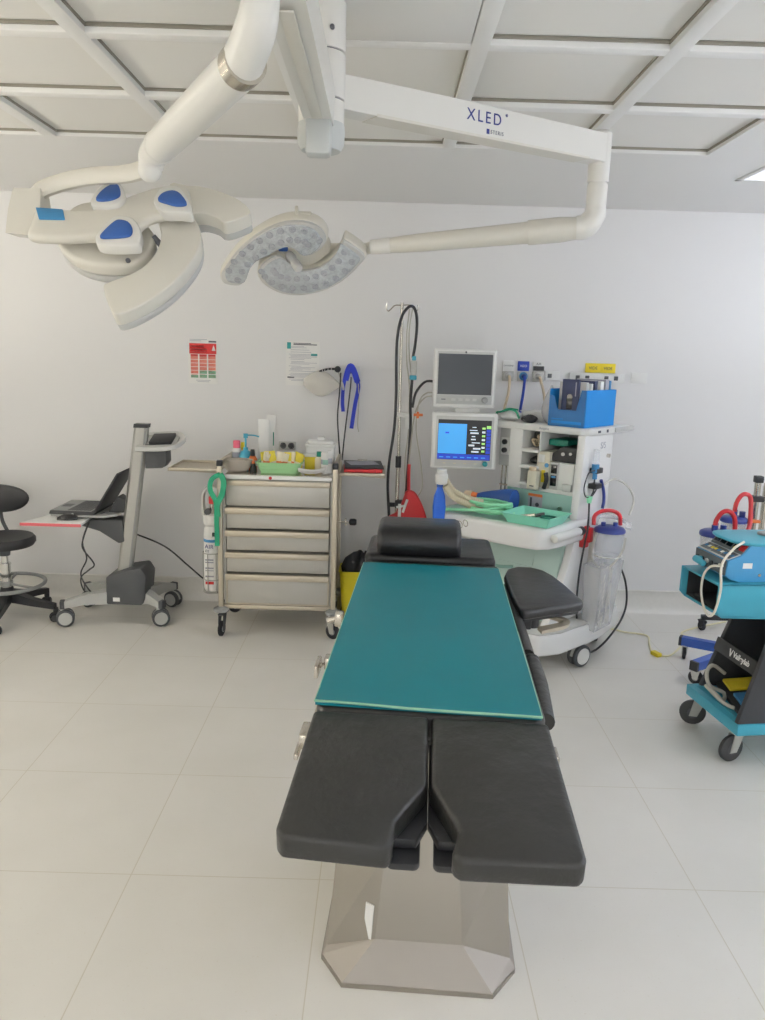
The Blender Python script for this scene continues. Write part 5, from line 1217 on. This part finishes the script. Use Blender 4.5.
# ================================================================== DRIP STAND
IX, IY = .10, 4.72
t = thing('drip_stand', 'tall metal drip stand with hooks between trolley and monitors', 'drip stand', (IX, IY, 0))
b = MB(); b.cyl((0, 0, .1), (0, 0, 1.0), .013, n=16); b.cyl((0, 0, 1.0), (-.008, 0, 1.935), .009, n=14); b.build('pole', 'steel', t)
b = MB(); b.tube([(-.008, 0, 1.92), (-.05, 0, 1.918), (-.075, 0, 1.895), (-.09, 0, 1.885), (-.1, 0, 1.905), (-.098, 0, 1.93)], .004, 6, 4); b.tube([(-.008, 0, 1.92), (.04, 0, 1.922), (.062, 0, 1.9), (.075, 0, 1.89), (.088, 0, 1.905), (.084, 0, 1.925)], .004, 6, 4); b.build('hook', 'steel', t)
b = MB(); b.cyl((0, 0, .96), (0, 0, 1.03), .018, n=14); b.build('height_collar', 'black_plastic', t)
b = MB(); b.box((.012, -.012, .735), (.05, .05, .05), .008); b.cyl((-.045, -.012, .73), (-.01, -.012, .73), .014, n=12); b.build('clamp', 'black_plastic', t)
b = MB(); b.b2((-.02, -.03, 1.27), (.05, .01, 1.295), .004); b.b2((.035, -.03, 1.2), (.06, .0, 1.29), .004); b.build('tube_clip', 'white_plastic', t)
b = MB(); b.cyl((0, 0, .08), (0, 0, .13), .04, n=18); b.build('base_hub', 'steel', t)
for k in range(5):
    a = math.radians(36 + 72 * k); b = MB(); b.tube([(.03 * math.cos(a), .03 * math.sin(a), .1), (.13 * math.cos(a), .13 * math.sin(a), .085)], .013, 8, 1); b.build('base_leg', 'steel', t)
    caster(t, .13 * math.cos(a), .13 * math.sin(a), .025, .08, 'rubber', 'black_plastic', a, .012, 'grey_plastic', False, .0)
Q = lambda x, z, y=4.69: (x, y, z)
b = MB(); b.tube([Q(.165, 1.62), Q(.176, 1.70), Q(.182, 1.80), Q(.176, 1.87), Q(.155, 1.912), Q(.125, 1.905), Q(.09, 1.85), Q(.07, 1.74), Q(.068, 1.6), Q(.073, 1.4), Q(.068, 1.2), Q(.045, 1.0), Q(.04, .85), Q(.052, .68), Q(.06, .5)], .0085, 10, 6)
tag(b.build('monitor_cable', 'cable_black'), 'thick black cable looped over the drip stand hook down to the floor', 'cable')
b = MB(); b.tube([Q(.135, 1.9, 4.70), Q(.125, 1.75, 4.70), Q(.13, 1.6, 4.70), Q(.15, 1.45, 4.70), Q(.155, 1.2, 4.70), Q(.14, 1.0, 4.7), Q(.15, .8, 4.7), Q(.115, .72, 4.7)], .004, 6, 6)
b.tube([Q(.155, 1.905, 4.71), Q(.14, 1.8, 4.71), Q(.142, 1.65, 4.71), Q(.16, 1.5, 4.71), Q(.165, 1.3, 4.71)], .0035, 6, 6); tag(b.build('thin_lines', 'cable_grey'), 'thin grey drip lines hanging from the drip stand hook', 'drip line')
b = MB(); b.tube([Q(.165, 1.5), Q(.16, 1.35), Q(.165, 1.2), Q(.16, 1.0), Q(.155, .85), Q(.15, .78)], .0085, 8, 6); tag(b.build('probe_cable', 'cable_black'), 'black probe cable running down beside the drip stand pole', 'cable')
c = thing('connector_plug', 'white and blue connector plug hanging on the drip stand cable', 'connector', (.172, 4.69, 1.56))
b = MB(); b.box((0, 0, 0), (.036, .022, .09), .008); b.build('plug', 'pale_grey', c)
b = MB(); b.box((-.002, 0, -.055), (.042, .026, .028), .006); b.b2((-.012, -.009, .044), (.012, .009, .07), .003); b.build('blue_end', 'bottle_blue', c)
c = thing('orange_valve', 'small orange three-way valve on the lines beside the drip stand', 'valve', (.205, 4.66, 1.288))
b = MB(); b.cyl((-.025, 0, 0), (.03, 0, 0), .008, n=10); b.cyl((0, 0, -.02), (0, 0, .018), .008, n=10); b.build('body', 'orange', c)
b = MB(); b.tube([(.30, 4.55, 1.49), (.24, 4.62, 1.485), (.19, 4.66, 1.42), (.172, 4.68, 1.33)], .0075, 8, 6); tag(b.build('monitor_lead', 'cable_black'), 'black lead curving from the upper monitor to the drip stand', 'lead')
b = MB(); b.tube([(.30, 4.55, 1.425), (.25, 4.62, 1.42), (.21, 4.66, 1.36), (.2, 4.67, 1.2), (.235, 4.67, 1.0), (.25, 4.67, .86), (.22, 4.67, .78)], .004, 6, 6); b.tube([(.30, 4.55, 1.41), (.24, 4.63, 1.39), (.19, 4.67, 1.3), (.17, 4.67, 1.1), (.16, 4.67, .95)], .004, 6, 6); tag(b.build('monitor_lead', 'cable_grey'), 'two thin grey leads drooping from the upper monitor', 'lead')
c = thing('red_pressure_bag', 'red pressure bag hanging low on the drip stand behind the headrest', 'pressure bag', (.185, 4.66, .8))
b = MB(); b.tube([(-.02, 0, .19), (-.02, 0, .1), (-.015, 0, .0)], .01, 8, 3); b.build('strap', 'red', c)
pz = [(-.03, .03), (.015, .025), (.05, -.02), (.09, -.11), (.115, -.22), (.09, -.28), (-.08, -.28), (-.13, -.22), (-.14, -.14), (-.08, -.1), (-.05, -.02)]
b = MB(); b.prism(smooth2(pz, 3), -.018, .018, .01, FACE_Y, 3); b.build('bag', 'red', c, 50)
c = thing('white_fittings', 'white line fittings on the front of the red pressure bag', 'fittings', (.115, 4.63, .72))
b = MB(); b.cyl((0, 0, -.05), (0, 0, .03), .01, n=10); b.cyl((.02, -.005, -.02), (.045, -.005, .06), .008, n=10); b.cyl((-.02, 0, .01), (.03, 0, .02), .007, n=10); b.build('fitting', 'white_plastic', c)
# ================================================================== OPERATING TABLE
OX, OY, ORZ = .15, 2.05, math.radians(-3.5)
t = thing('operating_table', 'black padded operating table on a polished steel pedestal, centre of the room', 'operating table', (OX, OY, 0), ORZ)
def octa(a, bb, f, fc, r, rc, z):
    return [Vector(p) for p in ((-a, f, z), (a, f, z), (bb, fc, z), (bb, rc, z), (a, r, z), (-a, r, z), (-bb, rc, z), (-bb, fc, z))]
b = MB(); b.loft([octa(.2, .267, -.29, -.195, .40, .31, 0), octa(.2, .267, -.29, -.195, .40, .31, .014)]); bs = b.build('base_plinth', 'steel_brushed', t, 0)
def octz(a, bb, f, fc, r, rc, z, zs):
    return [Vector(p) for p in ((-a, f, z), (a, f, z), (bb, fc, zs), (bb, rc, zs), (a, r, z), (-a, r, z), (-bb, rc, zs), (-bb, fc, zs))]
b = MB(); b.loft([octa(.198, .265, -.288, -.193, .398, .308, .014), octz(.118, .254, -.215, -.17, .32, .29, .092, .024)]); b.build('base_skirt', 'steel_skirt', t, 0)
b = MB(); b.loft([octz(.118, .254, -.215, -.17, .32, .29, .092, .024), octa(.1, .236, -.185, -.08, .29, .2, .33), octa(.1, .215, -.17, -.06, .28, .19, .5)]); col = b.build('pedestal', 'steel_brushed', t, 0)
b = MB(); b.loft([octa(.095, .19, -.15, -.05, .24, .14, .5), octa(.095, .19, -.15, -.05, .24, .14, .72)]); b.build('lift_column', 'steel', t, 0)
# adhesive label on the left corner facet
b = MB(); b.prism(rect(0, 0, .10, .026), .0, .0035, M4=frame((-.128, -.2095, .085), (.011, .018, .23), (-.132, .08, .0))); lab(b.build('base_label', 'paper', col, 0), 'small pale label on the pedestal corner')
b = MB(); b.b2((-.23, -.42, .765), (.23, .62, .79), .006); b.b2((-.2, -.3, .715), (.2, .45, .766), .006); b.build('table_frame', 'steel', t)
for s in (-1, 1):
    b = MB(); b.b2((s * .262 - .005, -.43, .805), (s * .262 + .005, .64, .833), .003)
    for y in (-.4, -.05, .3, .6): b.b2((min(s * .23, s * .262), y - .012, .78), (max(s * .23, s * .262), y + .012, .815), .002)
    b.build('side_rail', 'steel_warm', t)
def pad(poly, z0, z1, name='pad', bev=.018, M4=None, parent=t, m='black_vinyl'):
    b = MB(); b.prism(poly, z0, z1, bev, M4, 3)
    return b.build(name, m, parent, 55)
b = MB(); b.b2((-.245, -.47, .79), (.245, .1, .822), .004); b.b2((-.245, .11, .79), (.245, .735, .822), .004); b.build('pad_board', 'black_vinyl_side', t)
pad(rrect(-.252, -.485, .252, .10, .03), .822, .894, 'seat_pad')
pad(rrect(-.25, .105, .25, .748, .03), .822, .894, 'back_pad')
# head section
b = MB(); b.b2((-.22, .75, .815), (.215, 1.06, .84), .004); b.b2((-.2, .68, .79), (-.17, .9, .81)); b.b2((.17, .68, .79), (.2, .9, .81)); b.build('head_board', 'black_vinyl_side', t)
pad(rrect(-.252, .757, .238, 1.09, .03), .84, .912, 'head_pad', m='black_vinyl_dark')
b = MB()
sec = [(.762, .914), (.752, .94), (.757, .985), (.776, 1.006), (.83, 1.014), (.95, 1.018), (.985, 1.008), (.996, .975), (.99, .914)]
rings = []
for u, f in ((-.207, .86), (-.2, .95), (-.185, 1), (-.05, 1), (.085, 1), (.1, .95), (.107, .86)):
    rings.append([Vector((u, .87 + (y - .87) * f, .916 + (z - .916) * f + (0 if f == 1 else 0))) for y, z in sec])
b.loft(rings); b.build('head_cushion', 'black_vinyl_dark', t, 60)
# leg sections, hinged down
Mh = Matrix.Translation((0, -.49, .875)) @ Matrix.Rotation(math.radians(8.6), 4, 'X')
for s in (-1, 1):
    outer = [(s * .004, -.004), (s * .252, -.004), (s * .266, -.36), (s * .253, -.378), (s * .068, -.388), (s * .06, -.372), (s * .06, -.325), (s * .004, -.222)]
    if s > 0: outer = [(s * .004, -.004), (s * .252, -.004), (s * .268, -.384), (s * .256, -.4), (s * .055, -.405), (s * .04, -.39), (s * .054, -.335), (s * .004, -.222)]
    b = MB()
    b.prism(outer, -.034, .018, .015, Mh, 3)
    bm = b.bm
    b.build('leg_pad', 'black_vinyl', t, 55)
    pl = [(s * .0005, -.03), (s * .23, -.03), (s * .235, -.35), (s * .08, -.35), (s * .07, -.31), (s * .02, -.31), (s * .0005, -.262)]
    b = MB(); b.prism(pl, -.056, -.035, .002, Mh); b.prism(rrect(min(s * .012, s * .072), -.345, max(s * .012, s * .072), -.2, .012), -.074, -.058, .004, Mh); lg = b.build('leg_board', 'black_plastic', t)
    b = MB(); b.prism(rect(min(s * .248, s * .268), -.34, max(s * .248, s * .26), .0), -.056, -.042, .003, Mh); b.prism(rect(min(s * .238, s * .272), -.05, max(s * .238, s * .272), .05), -.1, -.06, .004, Mh); b.build('leg_joint', 'steel_warm', lg)
# clamps on the left rail
for y, z in ((-.12, .80), (-.06, .79)):
    pass
b = MB(); b.box((-.277, -.06, .82), (.02, .04, .035), .005); b.tube([(-.28, -.06, .815), (-.295, -.055, .81), (-.302, -.06, .805)], .006, 8, 3); b.b2((-.312, -.1, .785), (-.3, -.02, .822), .004); b.build('rail_clamp', 'steel', t)
b = MB(); b.b2((-.29, -.47, .78), (-.268, -.40, .815), .004); b.b2((-.296, -.5, .77), (-.286, -.38, .785), .003); b.build('rail_bracket', 'steel', t)
b = MB(); b.box((-.292, .32, .81), (.028, .04, .045), .005); b.cyl((-.3, .32, .81), (-.33, .32, .80), .009, n=10); b.build('rail_clamp', 'steel', t)
b = MB(); b.b2((.268, -.5, .79), (.282, -.45, .815), .004); b.build('rail_bracket', 'steel', t)
# side bolster on the right flank
b = MB(); b.tube([(.262, -.40, .845), (.27, -.2, .848), (.272, -.06, .846)], [.022, .026, .024], 14, 5); b.sph((.272, -.055, .846), .025); b.build('side_bolster', 'black_vinyl', t, 60)
b = MB(); b.tube([(.266, -.02, .85), (.268, .3, .85), (.265, .62, .85)], [.02, .018, .014], 12, 5); b.build('side_piping', 'black_vinyl_side', t, 60)
# ---- arm board
ab = thing('arm_board', 'black padded arm board clamped to the right side of the operating table', 'arm board', (OX, OY, 0), ORZ)
pa = [(.284, .245), (.482, .362), (.49, .39), (.462, .55), (.437, .66), (.41, .73), (.37, .765), (.315, .765), (.276, .725), (.258, .64), (.262, .4), (.272, .265)]
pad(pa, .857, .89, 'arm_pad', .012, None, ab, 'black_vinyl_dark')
b = MB(); b.prism(inset(pa, .93), .846, .857, .002); b.build('arm_plate', 'black_plastic', ab)
b = MB(); b.tube([(.3, .42, .842), (.36, .39, .836), (.425, .35, .83), (.425, .325, .826), (.39, .30, .823), (.34, .275, .82)], .01, 8, 4, flat=(.012, .006)); lab(b.build('swivel_lever', 'steel_warm', ab), 'bright metal lever under the arm pad')
b = MB(); b.cyl((.34, .45, .77), (.34, .45, .846), .022, n=18); b.box((.305, .45, .785), (.06, .05, .04), .005); b.build('swivel_clamp', 'black_plastic', ab)
# ---- gel mat
gm = thing('gel_mat', 'teal green translucent gel mat covering the operating table pads', 'gel mat', (OX, OY, .8945), ORZ)
def gmf(u, v):
    x0 = -.252 + .006 * v; x1 = .238 + .001 * v
    x = x0 + (x1 - x0) * u; y = -.478 - .014 * u + v * (1.153 + .007 * u)
    e = min(u, 1 - u, v, 1 - v)
    z = .0012 * math.sin(6 * v) + .0008 * math.sin(9 * u + 4 * v) + .004 * max(0, 1 - v / .05) * max(0, 1 - u / .5)
    return Vector((x, y, .009 + max(0, z)))
b = MB()
nu, nv = 24, 48
top = [[gmf(i / nu, j / nv) for j in range(nv + 1)] for i in range(nu + 1)]
bm = bmesh.new()
tv = [[bm.verts.new(p) for p in r] for r in top]; bv = [[bm.verts.new((p.x, p.y, 0)) for p in r] for r in top]
for i in range(nu):
    for j in range(nv):
        bm.faces.new((tv[i][j], tv[i + 1][j], tv[i + 1][j + 1], tv[i][j + 1])); bm.faces.new((bv[i][j], bv[i][j + 1], bv[i + 1][j + 1], bv[i + 1][j]))
for i in range(nu):
    for j in (0, nv): bm.faces.new((tv[i][j], tv[i + 1][j], bv[i + 1][j], bv[i][j]))
for j in range(nv):
    for i in (0, nu): bm.faces.new((tv[i][j], tv[i][j + 1], bv[i][j + 1], bv[i][j]))
bmesh.ops.recalc_face_normals(bm, faces=bm.faces)
b._add(bm); b.build('mat', 'gel_mat', gm, 40)
ring = [gmf(i / 12, 0) for i in range(12)] + [gmf(1, j / 24) for j in range(24)] + [gmf(1 - i / 12, 1) for i in range(12)] + [gmf(0, 1 - j / 24) for j in range(24)]
b = MB(); b.tube([p + Vector((0, 0, -.003)) for p in ring], .0032, 6, 1, True); lab(b.build('mat_edge', 'gel_edge', gm, 60), 'pale yellow green edge of the gel mat')
# ================================================================== ELECTROSURGERY CART (right edge)
EX, EY, ER = 1.487, 2.95, math.radians(8)
def EW(x, y, z): return Vector((EX + x * math.cos(ER) - y * math.sin(ER), EY + x * math.sin(ER) + y * math.cos(ER), z))
t = thing('electrosurgery_cart', 'teal and black electrosurgery cart on big black wheels at the right edge', 'cart', (EX, EY, 0), ER)
for x, y, a in ((.03, .075, 12), (.045, .41, -20), (.56, .08, 30), (.56, .38, 10)):
    caster(t, x, y, .058, .15, 'wheel_black', 'zinc', math.radians(a), .02, 'dark_grey_plastic', False, .03)
b = MB(); b.b2((0, 0, .15), (.62, .41, .2), .004); b.build('base_tray', 'es_teal', t)
b = MB(); b.b2((.03, .03, .2002), (.6, .38, .2025), 0); b.build('tray_liner', 'es_teal', t, 0)
for y0 in (.006, .374):
    b = MB(); b.prism([(.0, .2), (.60, .2), (.60, .66), (.17, .66), (.115, .64)] if y0 < .1 else [(.05, .2), (.60, .2), (.60, .66), (.21, .66)], -.012, .012, .003, Matrix.Translation((0, y0 + .012, 0)) @ FACE_Y); b.build('side_panel', 'es_dark', t)
b = MB(); b.b2((.45, .03, .2), (.47, .37, .66)); b.build('back_panel', 'es_dark', t, 0)
# cross bar with the maker's name
Mb = frame((.092, .362, .415), (0, -1, 0), (.25, 0, 1))
b = MB(); b.prism(rect(0, -.03, .344, .03), -.006, .006, .003, Mb); cb_ = b.build('name_bar', 'wheel_black', t)
text('Valleylab', .033, 'paper', cb_, Mb @ Matrix.Translation((.142, .0, .0062)), offset=.001)
b = MB(); b.prism([(.108, .016), (.117, .016), (.124, -.006), (.131, .016), (.136, .016), (.127, -.016), (.122, -.016)], .006, .0068, 0, Mb); b.build('maker_mark', 'paper', cb_, 0)
# top shell: open tray box, its mouth facing left
x0, x1, y0, y1, z0, z1 = -.135, .62, .035, .33, .65, .788
out = [(x0 + .025, z0), (x1, z0 - .03), (x1, z1), (x0, z1), (x0, z0 + .025)]
b = MB()
b.prism(out, -.005, .005, .003, Matrix.Translation((0, y0 + .005, 0)) @ FACE_Y)
b.prism(out, -.005, .005, .003, Matrix.Translation((0, y1 - .005, 0)) @ FACE_Y)
b.loft([[Vector((x0 + .025, y, z0)), Vector((x1, y, z0 - .03)), Vector((x1, y, z0 - .02)), Vector((x0 + .025, y, z0 + .01))] for y in (y0, y1)])
b.b2((x0 + .004, y0, z1 - .01), (x1, y1, z1), .003); b.build('top_shell', 'es_teal', t)
b = MB(); b.b2((.1, y0 + .011, z0 + .01), (.12, y1 - .011, z1 - .011)); b.b2((x0 + .03, y0 + .0105, z0 + .01), (.1, y0 + .012, z1 - .011)); b.b2((x0 + .03, y1 - .012, z0 + .01), (.1, y1 - .0105, z1 - .011)); b.b2((x0 + .03, y0 + .011, z0 + .0105), (.1, y1 - .011, z0 + .013)); b.b2((x0 + .02, y0 + .011, z1 - .014), (.1, y1 - .011, z1 - .0102)); b.build('shell_lining', 'es_dark', t, 0)
b = MB(); b.b2((x0 + .04, y0 + .04, z0 + .013), (.05, y0 + .24, z0 + .03), .003); b.build('drawer_lip', 'black_plastic', t)
# foot pedals on the base tray
c = thing('foot_pedal', 'black foot pedal with yellow and blue treads on the teal cart base', 'foot pedal', EW(.20, .20, .2027), ER - .25)
b = MB(); b.prism([(-.12, 0), (.13, 0), (.13, .045), (.1, .06), (-.08, .03), (-.12, .02)], -.145, .145, .006, FACE_Y); b.build('body', 'black_plastic', c)
for y, m in ((.075, 'yellow'), (-.075, 'label_blue')):
    b = MB(); b.prism([(-.1, .03), (.09, .062), (.09, .074), (-.1, .043)], -.056, .056, .004, Matrix.Translation((0, y, 0)) @ FACE_Y); lab(b.build('tread', m, c), ('yellow' if m == 'yellow' else 'blue') + ' pedal tread')
b = MB(); b.tube([EW(.13, .33, .28), EW(.07, .33, .32), EW(.03, .31, .30), EW(.03, .28, .25), EW(.09, .26, .22), EW(.05, .2, .215), EW(.02, .22, .24), EW(.01, .27, .25), EW(.04, .16, .215), EW(.1, .08, .215)], .0085, 8, 7); tag(b.build('pedal_cord', 'cable_grey'), 'thick grey cord coiled on the cart base beside the foot pedal', 'cord')
# ---- generator on top
c = thing('electrosurgical_generator', 'blue electrosurgical generator with sloping control panel on the teal cart', 'generator', (EX, EY, .7882), ER)
gy0, gy1 = .065, .30
prof = [(-.075, .012), (-.03, .0), (.62, .0), (.62, .15), (.0, .15), (-.032, .112), (-.09, .09), (-.094, .03)]
b = MB(); b.prism(prof, -(gy1 - gy0) / 2, (gy1 - gy0) / 2, .004, Matrix.Translation((0, (gy0 + gy1) / 2, 0)) @ FACE_Y); gb = b.build('case', 'es_blue', c)
b = MB(); b.prism(smooth2([(-.035, gy0 + .03), (-.05, gy0 + .12), (-.045, gy1 - .04), (.0, gy1 + .01), (.2, gy1 + .01), (.3, gy1 - .02), (.3, gy0 + .02), (.2, gy0 - .01), (.03, gy0 - .005)], 4), .148, .161, .005, None, 2); b.build('top_cover', 'es_teal', c, 50)
L_ = gy1 - gy0 - .012
Mu = frame((-.0325, gy1 - .006, .113), (0, -1, 0), (.032, 0, .038))
b = MB(); b.prism(rect(0, 0, L_, .052), 0, .003, .001, Mu); up_ = b.build('display_panel', 'es_panel', c)
for k, m in ((.01, 'black_gloss'), (.055, 'black_gloss'), (.1, 'black_gloss'), (.145, 'black_gloss'), (.188, 'red')):
    b = MB(); b.prism(rect(k, .012, k + .035, .042), .003, .0045, .0, Mu); b.build('display', m, up_, 0)
b = MB(); b.prism([(.15, .012), (.168, .046), (.175, .02)], .0045, .0055, 0, Mu); b.build('yellow_mark', 'yellow_tag', up_, 0)
Ml = frame((-.0895, gy1 - .006, .091), (0, -1, 0), (.058, 0, .022))
b = MB(); b.prism(rect(0, 0, L_, .058), 0, .003, .001, Ml); lp = b.build('key_panel', 'pale_grey', c)
for k in (.006, .08, .152):
    b = MB(); b.prism(rect(k, .007, k + .068, .052), .003, .004, 0, Ml); b.build('key_field', 'es_panel', lp, 0)
for k in range(9):
    b = MB(); b.prism(rect(.014 + k * .0235, .022, .029 + k * .0235, .036), .004, .006, .001, Ml); b.build('key', 'yellow_tag' if k in (2, 3) else ('paper' if k % 2 else 'label_blue'), lp)
b = MB(); b.b2((-.0975, gy0 + .005, .028), (-.093, gy1 - .005, .088), .001); sf = b.build('socket_panel', 'es_panel', c)
for y in (.03, .065, .1, .135, .17, .205):
    b = MB(); b.cyl((-.0975, gy0 + y, .055), (-.104, gy0 + y, .055), .01, n=14); b.build('socket', 'black_plastic' if y != .135 else 'white_plastic', sf)
b = MB(); b.prism(rect(-.04, .058, .0, .08), 0, .001, 0, Matrix.Translation((.015, gy0, 0)) @ FACE_Y); b.build('label', 'paper', gb, 0)
for k in range(6):
    b = MB(); b.prism(rect(.2 + .02 * k, .06, .21 + .02 * k, .13), 0, .001, 0, Matrix.Translation((0, gy0, 0)) @ FACE_Y); b.build('vent', 'es_panel', gb, 0)
b = MB(); b.cyl((.05, gy0 - .001, .03), (.05, gy0 - .004, .03), .006, n=10); b.build('screw', 'steel', gb)
c = thing('plug_handle', 'teal plug handle stuck in the generator front socket', 'plug', EW(-.105, .235, .843), ER)
b = MB(); b.cyl((0, 0, 0), (-.02, 0, 0), .012, n=14); b.cyl((-.022, .01, 0), (-.022, -.06, -.006), .0145, .013, n=16, bev=.004); b.build('plug', 'es_teal', c)
b = MB(); b.tube([EW(-.03, .07, .955), EW(-.09, .045, .93), EW(-.145, .02, .875), EW(-.15, .0, .78), EW(-.15, .02, .69), EW(-.15, .05, .655), EW(-.15, .085, .66), EW(-.15, .12, .70), EW(-.15, .135, .75), EW(-.15, .125, .81), EW(-.145, .09, .85), EW(-.125, .05, .862), EW(-.105, .1, .855)], .005, 8, 8)
tag(b.build('generator_cord', 'cable_white'), 'white cord looping down over the front of the teal cart', 'cord')
c = thing('remote_pad', 'small grey pad lying on the generator top at the right edge', 'pad', EW(.2, .2, .9495), ER + .3)
b = MB(); b.prism(rrect(-.07, -.05, .07, .05, .02), 0, .012, .004); b.build('pad', 'grey_plastic', c)
# ================================================================== SUCTION STAND (behind the cart)
UX, UY = 1.965, 4.02
t = thing('suction_stand', 'blue legged suction stand on small casters behind the teal cart', 'suction stand', (UX, UY, 0))
for (x, y) in ((1.72, 4.17), (1.65, 3.80), (2.15, 3.8), (2.2, 4.2)):
    p, q = Vector((0, 0, .11)), Vector((x - UX, y - UY, .105)); d = (q - p).normalized(); n = Vector((-d.y, d.x, 0)); u = Vector((0, 0, 1))
    b = MB(); b.loft([[r_ + n * .022 * s1 + u * .024 * s2 for s1, s2 in ((-1, -1), (1, -1), (1, 1), (-1, 1))] for r_ in (p, q)]); lg = b.build('leg', 'frame_blue', t)
    b = MB(); b.loft([[r_ + n * .0225 * s1 + u * .0245 * s2 for s1, s2 in ((-1, -1), (1, -1), (1, 1), (-1, 1))] for r_ in (q - d * .003, q + d * .012)]); b.build('leg_cap', 'black_plastic', lg)
    caster(t, x - UX - d.x * .02, y - UY - d.y * .02, .038, .09, 'rubber', 'zinc', math.atan2(d.y, d.x) + 1.8, .014, 'grey_plastic', False, .0)
b = MB(); b.cyl((0, 0, .1), (0, 0, 1.06), .016, n=14); b.build('post', 'steel', t)
for cxw, cyw, zz, rr in ((1.655, 3.76, .74, .072), (1.83, 3.95, .77, .069)):
    dx, dy = cxw - UX, cyw - UY; dl = math.hypot(dx, dy)
    b = MB(); b.torus((dx, dy, zz), rr, .004, n=28); b.tube([(dx * (1 - rr / dl), dy * (1 - rr / dl), zz), (0, 0, zz)], .007, 8, 1); b.build('canister_bracket', 'white_plastic', t)
b = MB(); b.b2((-.03, -.03, .94), (.03, .03, .97), .005); b.build('post_clamp', 'black_plastic', t)
b = MB(); b.b2((-.02, -.02, 1.04), (.02, .02, 1.075), .004); b.build('post_cap', 'black_plastic', t)
b = MB(); b.b2((-.022, -.035, .83), (.022, -.012, .845), .002); b.build('red_band', 'orange', t)
def canister(x, y, zt, label, r):
    c = thing('suction_canister', label, 'suction canister', (x, y, zt - .26))
    b = MB(); b.lathe([(r * .8, 0), (r * .86, .01), (r * .96, .245), (r * .92, .245), (r * .82, .014), (0, .01)], n=30); b.build('canister', 'canister_clear', c, 50)
    b = MB(); b.lathe([(0, .272), (r * .85, .27), (r * 1.05, .262), (r * 1.08, .25), (r * 1.05, .243), (r * .8, .243)], n=30); ld = b.build('lid', 'lid_blue', c, 50)
    for k, (px, py) in enumerate(((-.012, -.02), (.032, -.016), (.014, .028))):
        b = MB(); b.cyl((px, py, .265), (px, py, .3), .015 if k < 2 else .012, n=14); b.build('lid_port', 'lid_blue', ld)
    return c
c = canister(1.655, 3.76, .826, 'clear canister with blue lid and red hose, nearer of the two behind the teal cart', .067)
b = MB(); b.tube([(-.012, -.02, .29), (-.008, -.02, .325), (.012, -.02, .36), (.04, -.02, .372), (.07, -.02, .355), (.085, -.02, .31), (.09, -.02, .22), (.09, -.02, .12)], .0115, 10, 6); lab(b.build('hose', 'red_hose', c), 'red looped hose')
c = canister(1.83, 3.95, .86, 'clear canister with blue lid and red hose, farther of the two behind the teal cart', .064)
b = MB(); b.tube([(-.012, -.02, .29), (-.008, -.02, .34), (.01, -.02, .38), (.035, -.02, .392), (.06, -.02, .375), (.066, -.03, .31), (.055, -.06, .24), (.03, -.09, .2)], .0115, 10, 6); lab(b.build('hose', 'red_hose', c), 'red looped hose')
c = thing('red_bracket', 'red mounting block right of the nearer canister behind the teal cart', 'bracket', (1.80, 3.74, .752))
b = MB(); b.b2((-.065, -.03, 0), (.06, .03, .06), .006); b.b2((-.04, -.025, .06), (.045, .025, .085), .004); b.build('block', 'red', c)
# second, black legged stand further back
t = thing('black_base_stand', 'black legged stand base on a caster near the back wall behind the teal cart', 'stand', (2.3, 4.6, 0))
for (x, y) in ((-.28, .04), (.25, .1), (.0, -.3)):
    b = MB(); b.tube([(0, 0, .1), (x, y, .085)], .02, 4, 1); b.build('leg', 'black_plastic', t)
    caster(t, x * .97, y * .97, .03, .075, 'rubber', 'black_plastic', 1.9, .014, 'grey_plastic', False, .0)
b = MB(); b.cyl((0, 0, .08), (0, 0, .95), .016, n=12); b.build('post', 'steel', t)
# yellow cable across the floor
b = MB(); z = .006
b.tube([(1.18, 4.62, z), (1.44, 4.60, z), (1.52, 4.55, z), (1.64, 4.5, z), (1.61, 4.36, z), (1.585, 4.22, z), (1.66, 4.18, z), (1.78, 4.32, z), (1.9, 4.47, z), (1.87, 4.55, z), (1.95, 4.63, z), (2.1, 4.72, z), (2.25, 4.8, z)], .0055, 6, 6)
o = tag(b.build('floor_cable', 'cable_yellow'), 'pale yellow cable snaking across the floor by the back wall', 'cable')
c = thing('cable_plug', 'yellow plug joint on the pale yellow floor cable', 'plug', (1.592, 4.19, .0))
b = MB(); b.box((0, 0, .012), (.035, .06, .024), .006, (0, 0, .4)); b.build('plug', 'yellow', c)
# ================================================================== CAMERA
cam = bpy.data.cameras.new('camera'); co = bpy.data.objects.new('camera', cam); COL.objects.link(co)
cam.sensor_fit = 'VERTICAL'; cam.sensor_height = 36; cam.lens = 36 * 780 / 1020; cam.clip_start = .02
p, r, y = math.radians(11.59), math.radians(1.7), math.radians(.15)
co.matrix_world = Matrix.Translation((0, 0, 1.66)) @ Matrix.Rotation(-y, 4, 'Z') @ Matrix.Rotation(PI / 2 - p, 4, 'X') @ Matrix.Rotation(r, 4, 'Z')
sc.camera = co
w = bpy.data.worlds.new('world'); sc.world = w; w.use_nodes = True
w.node_tree.nodes['Background'].inputs[0].default_value = (.8, .85, 1, 1); w.node_tree.nodes['Background'].inputs[1].default_value = .3
sc.view_settings.view_transform = 'Standard'; sc.view_settings.look = 'None'; sc.view_settings.gamma = 1
sc.view_settings.use_curve_mapping = False
sc.view_settings.exposure = -0.6
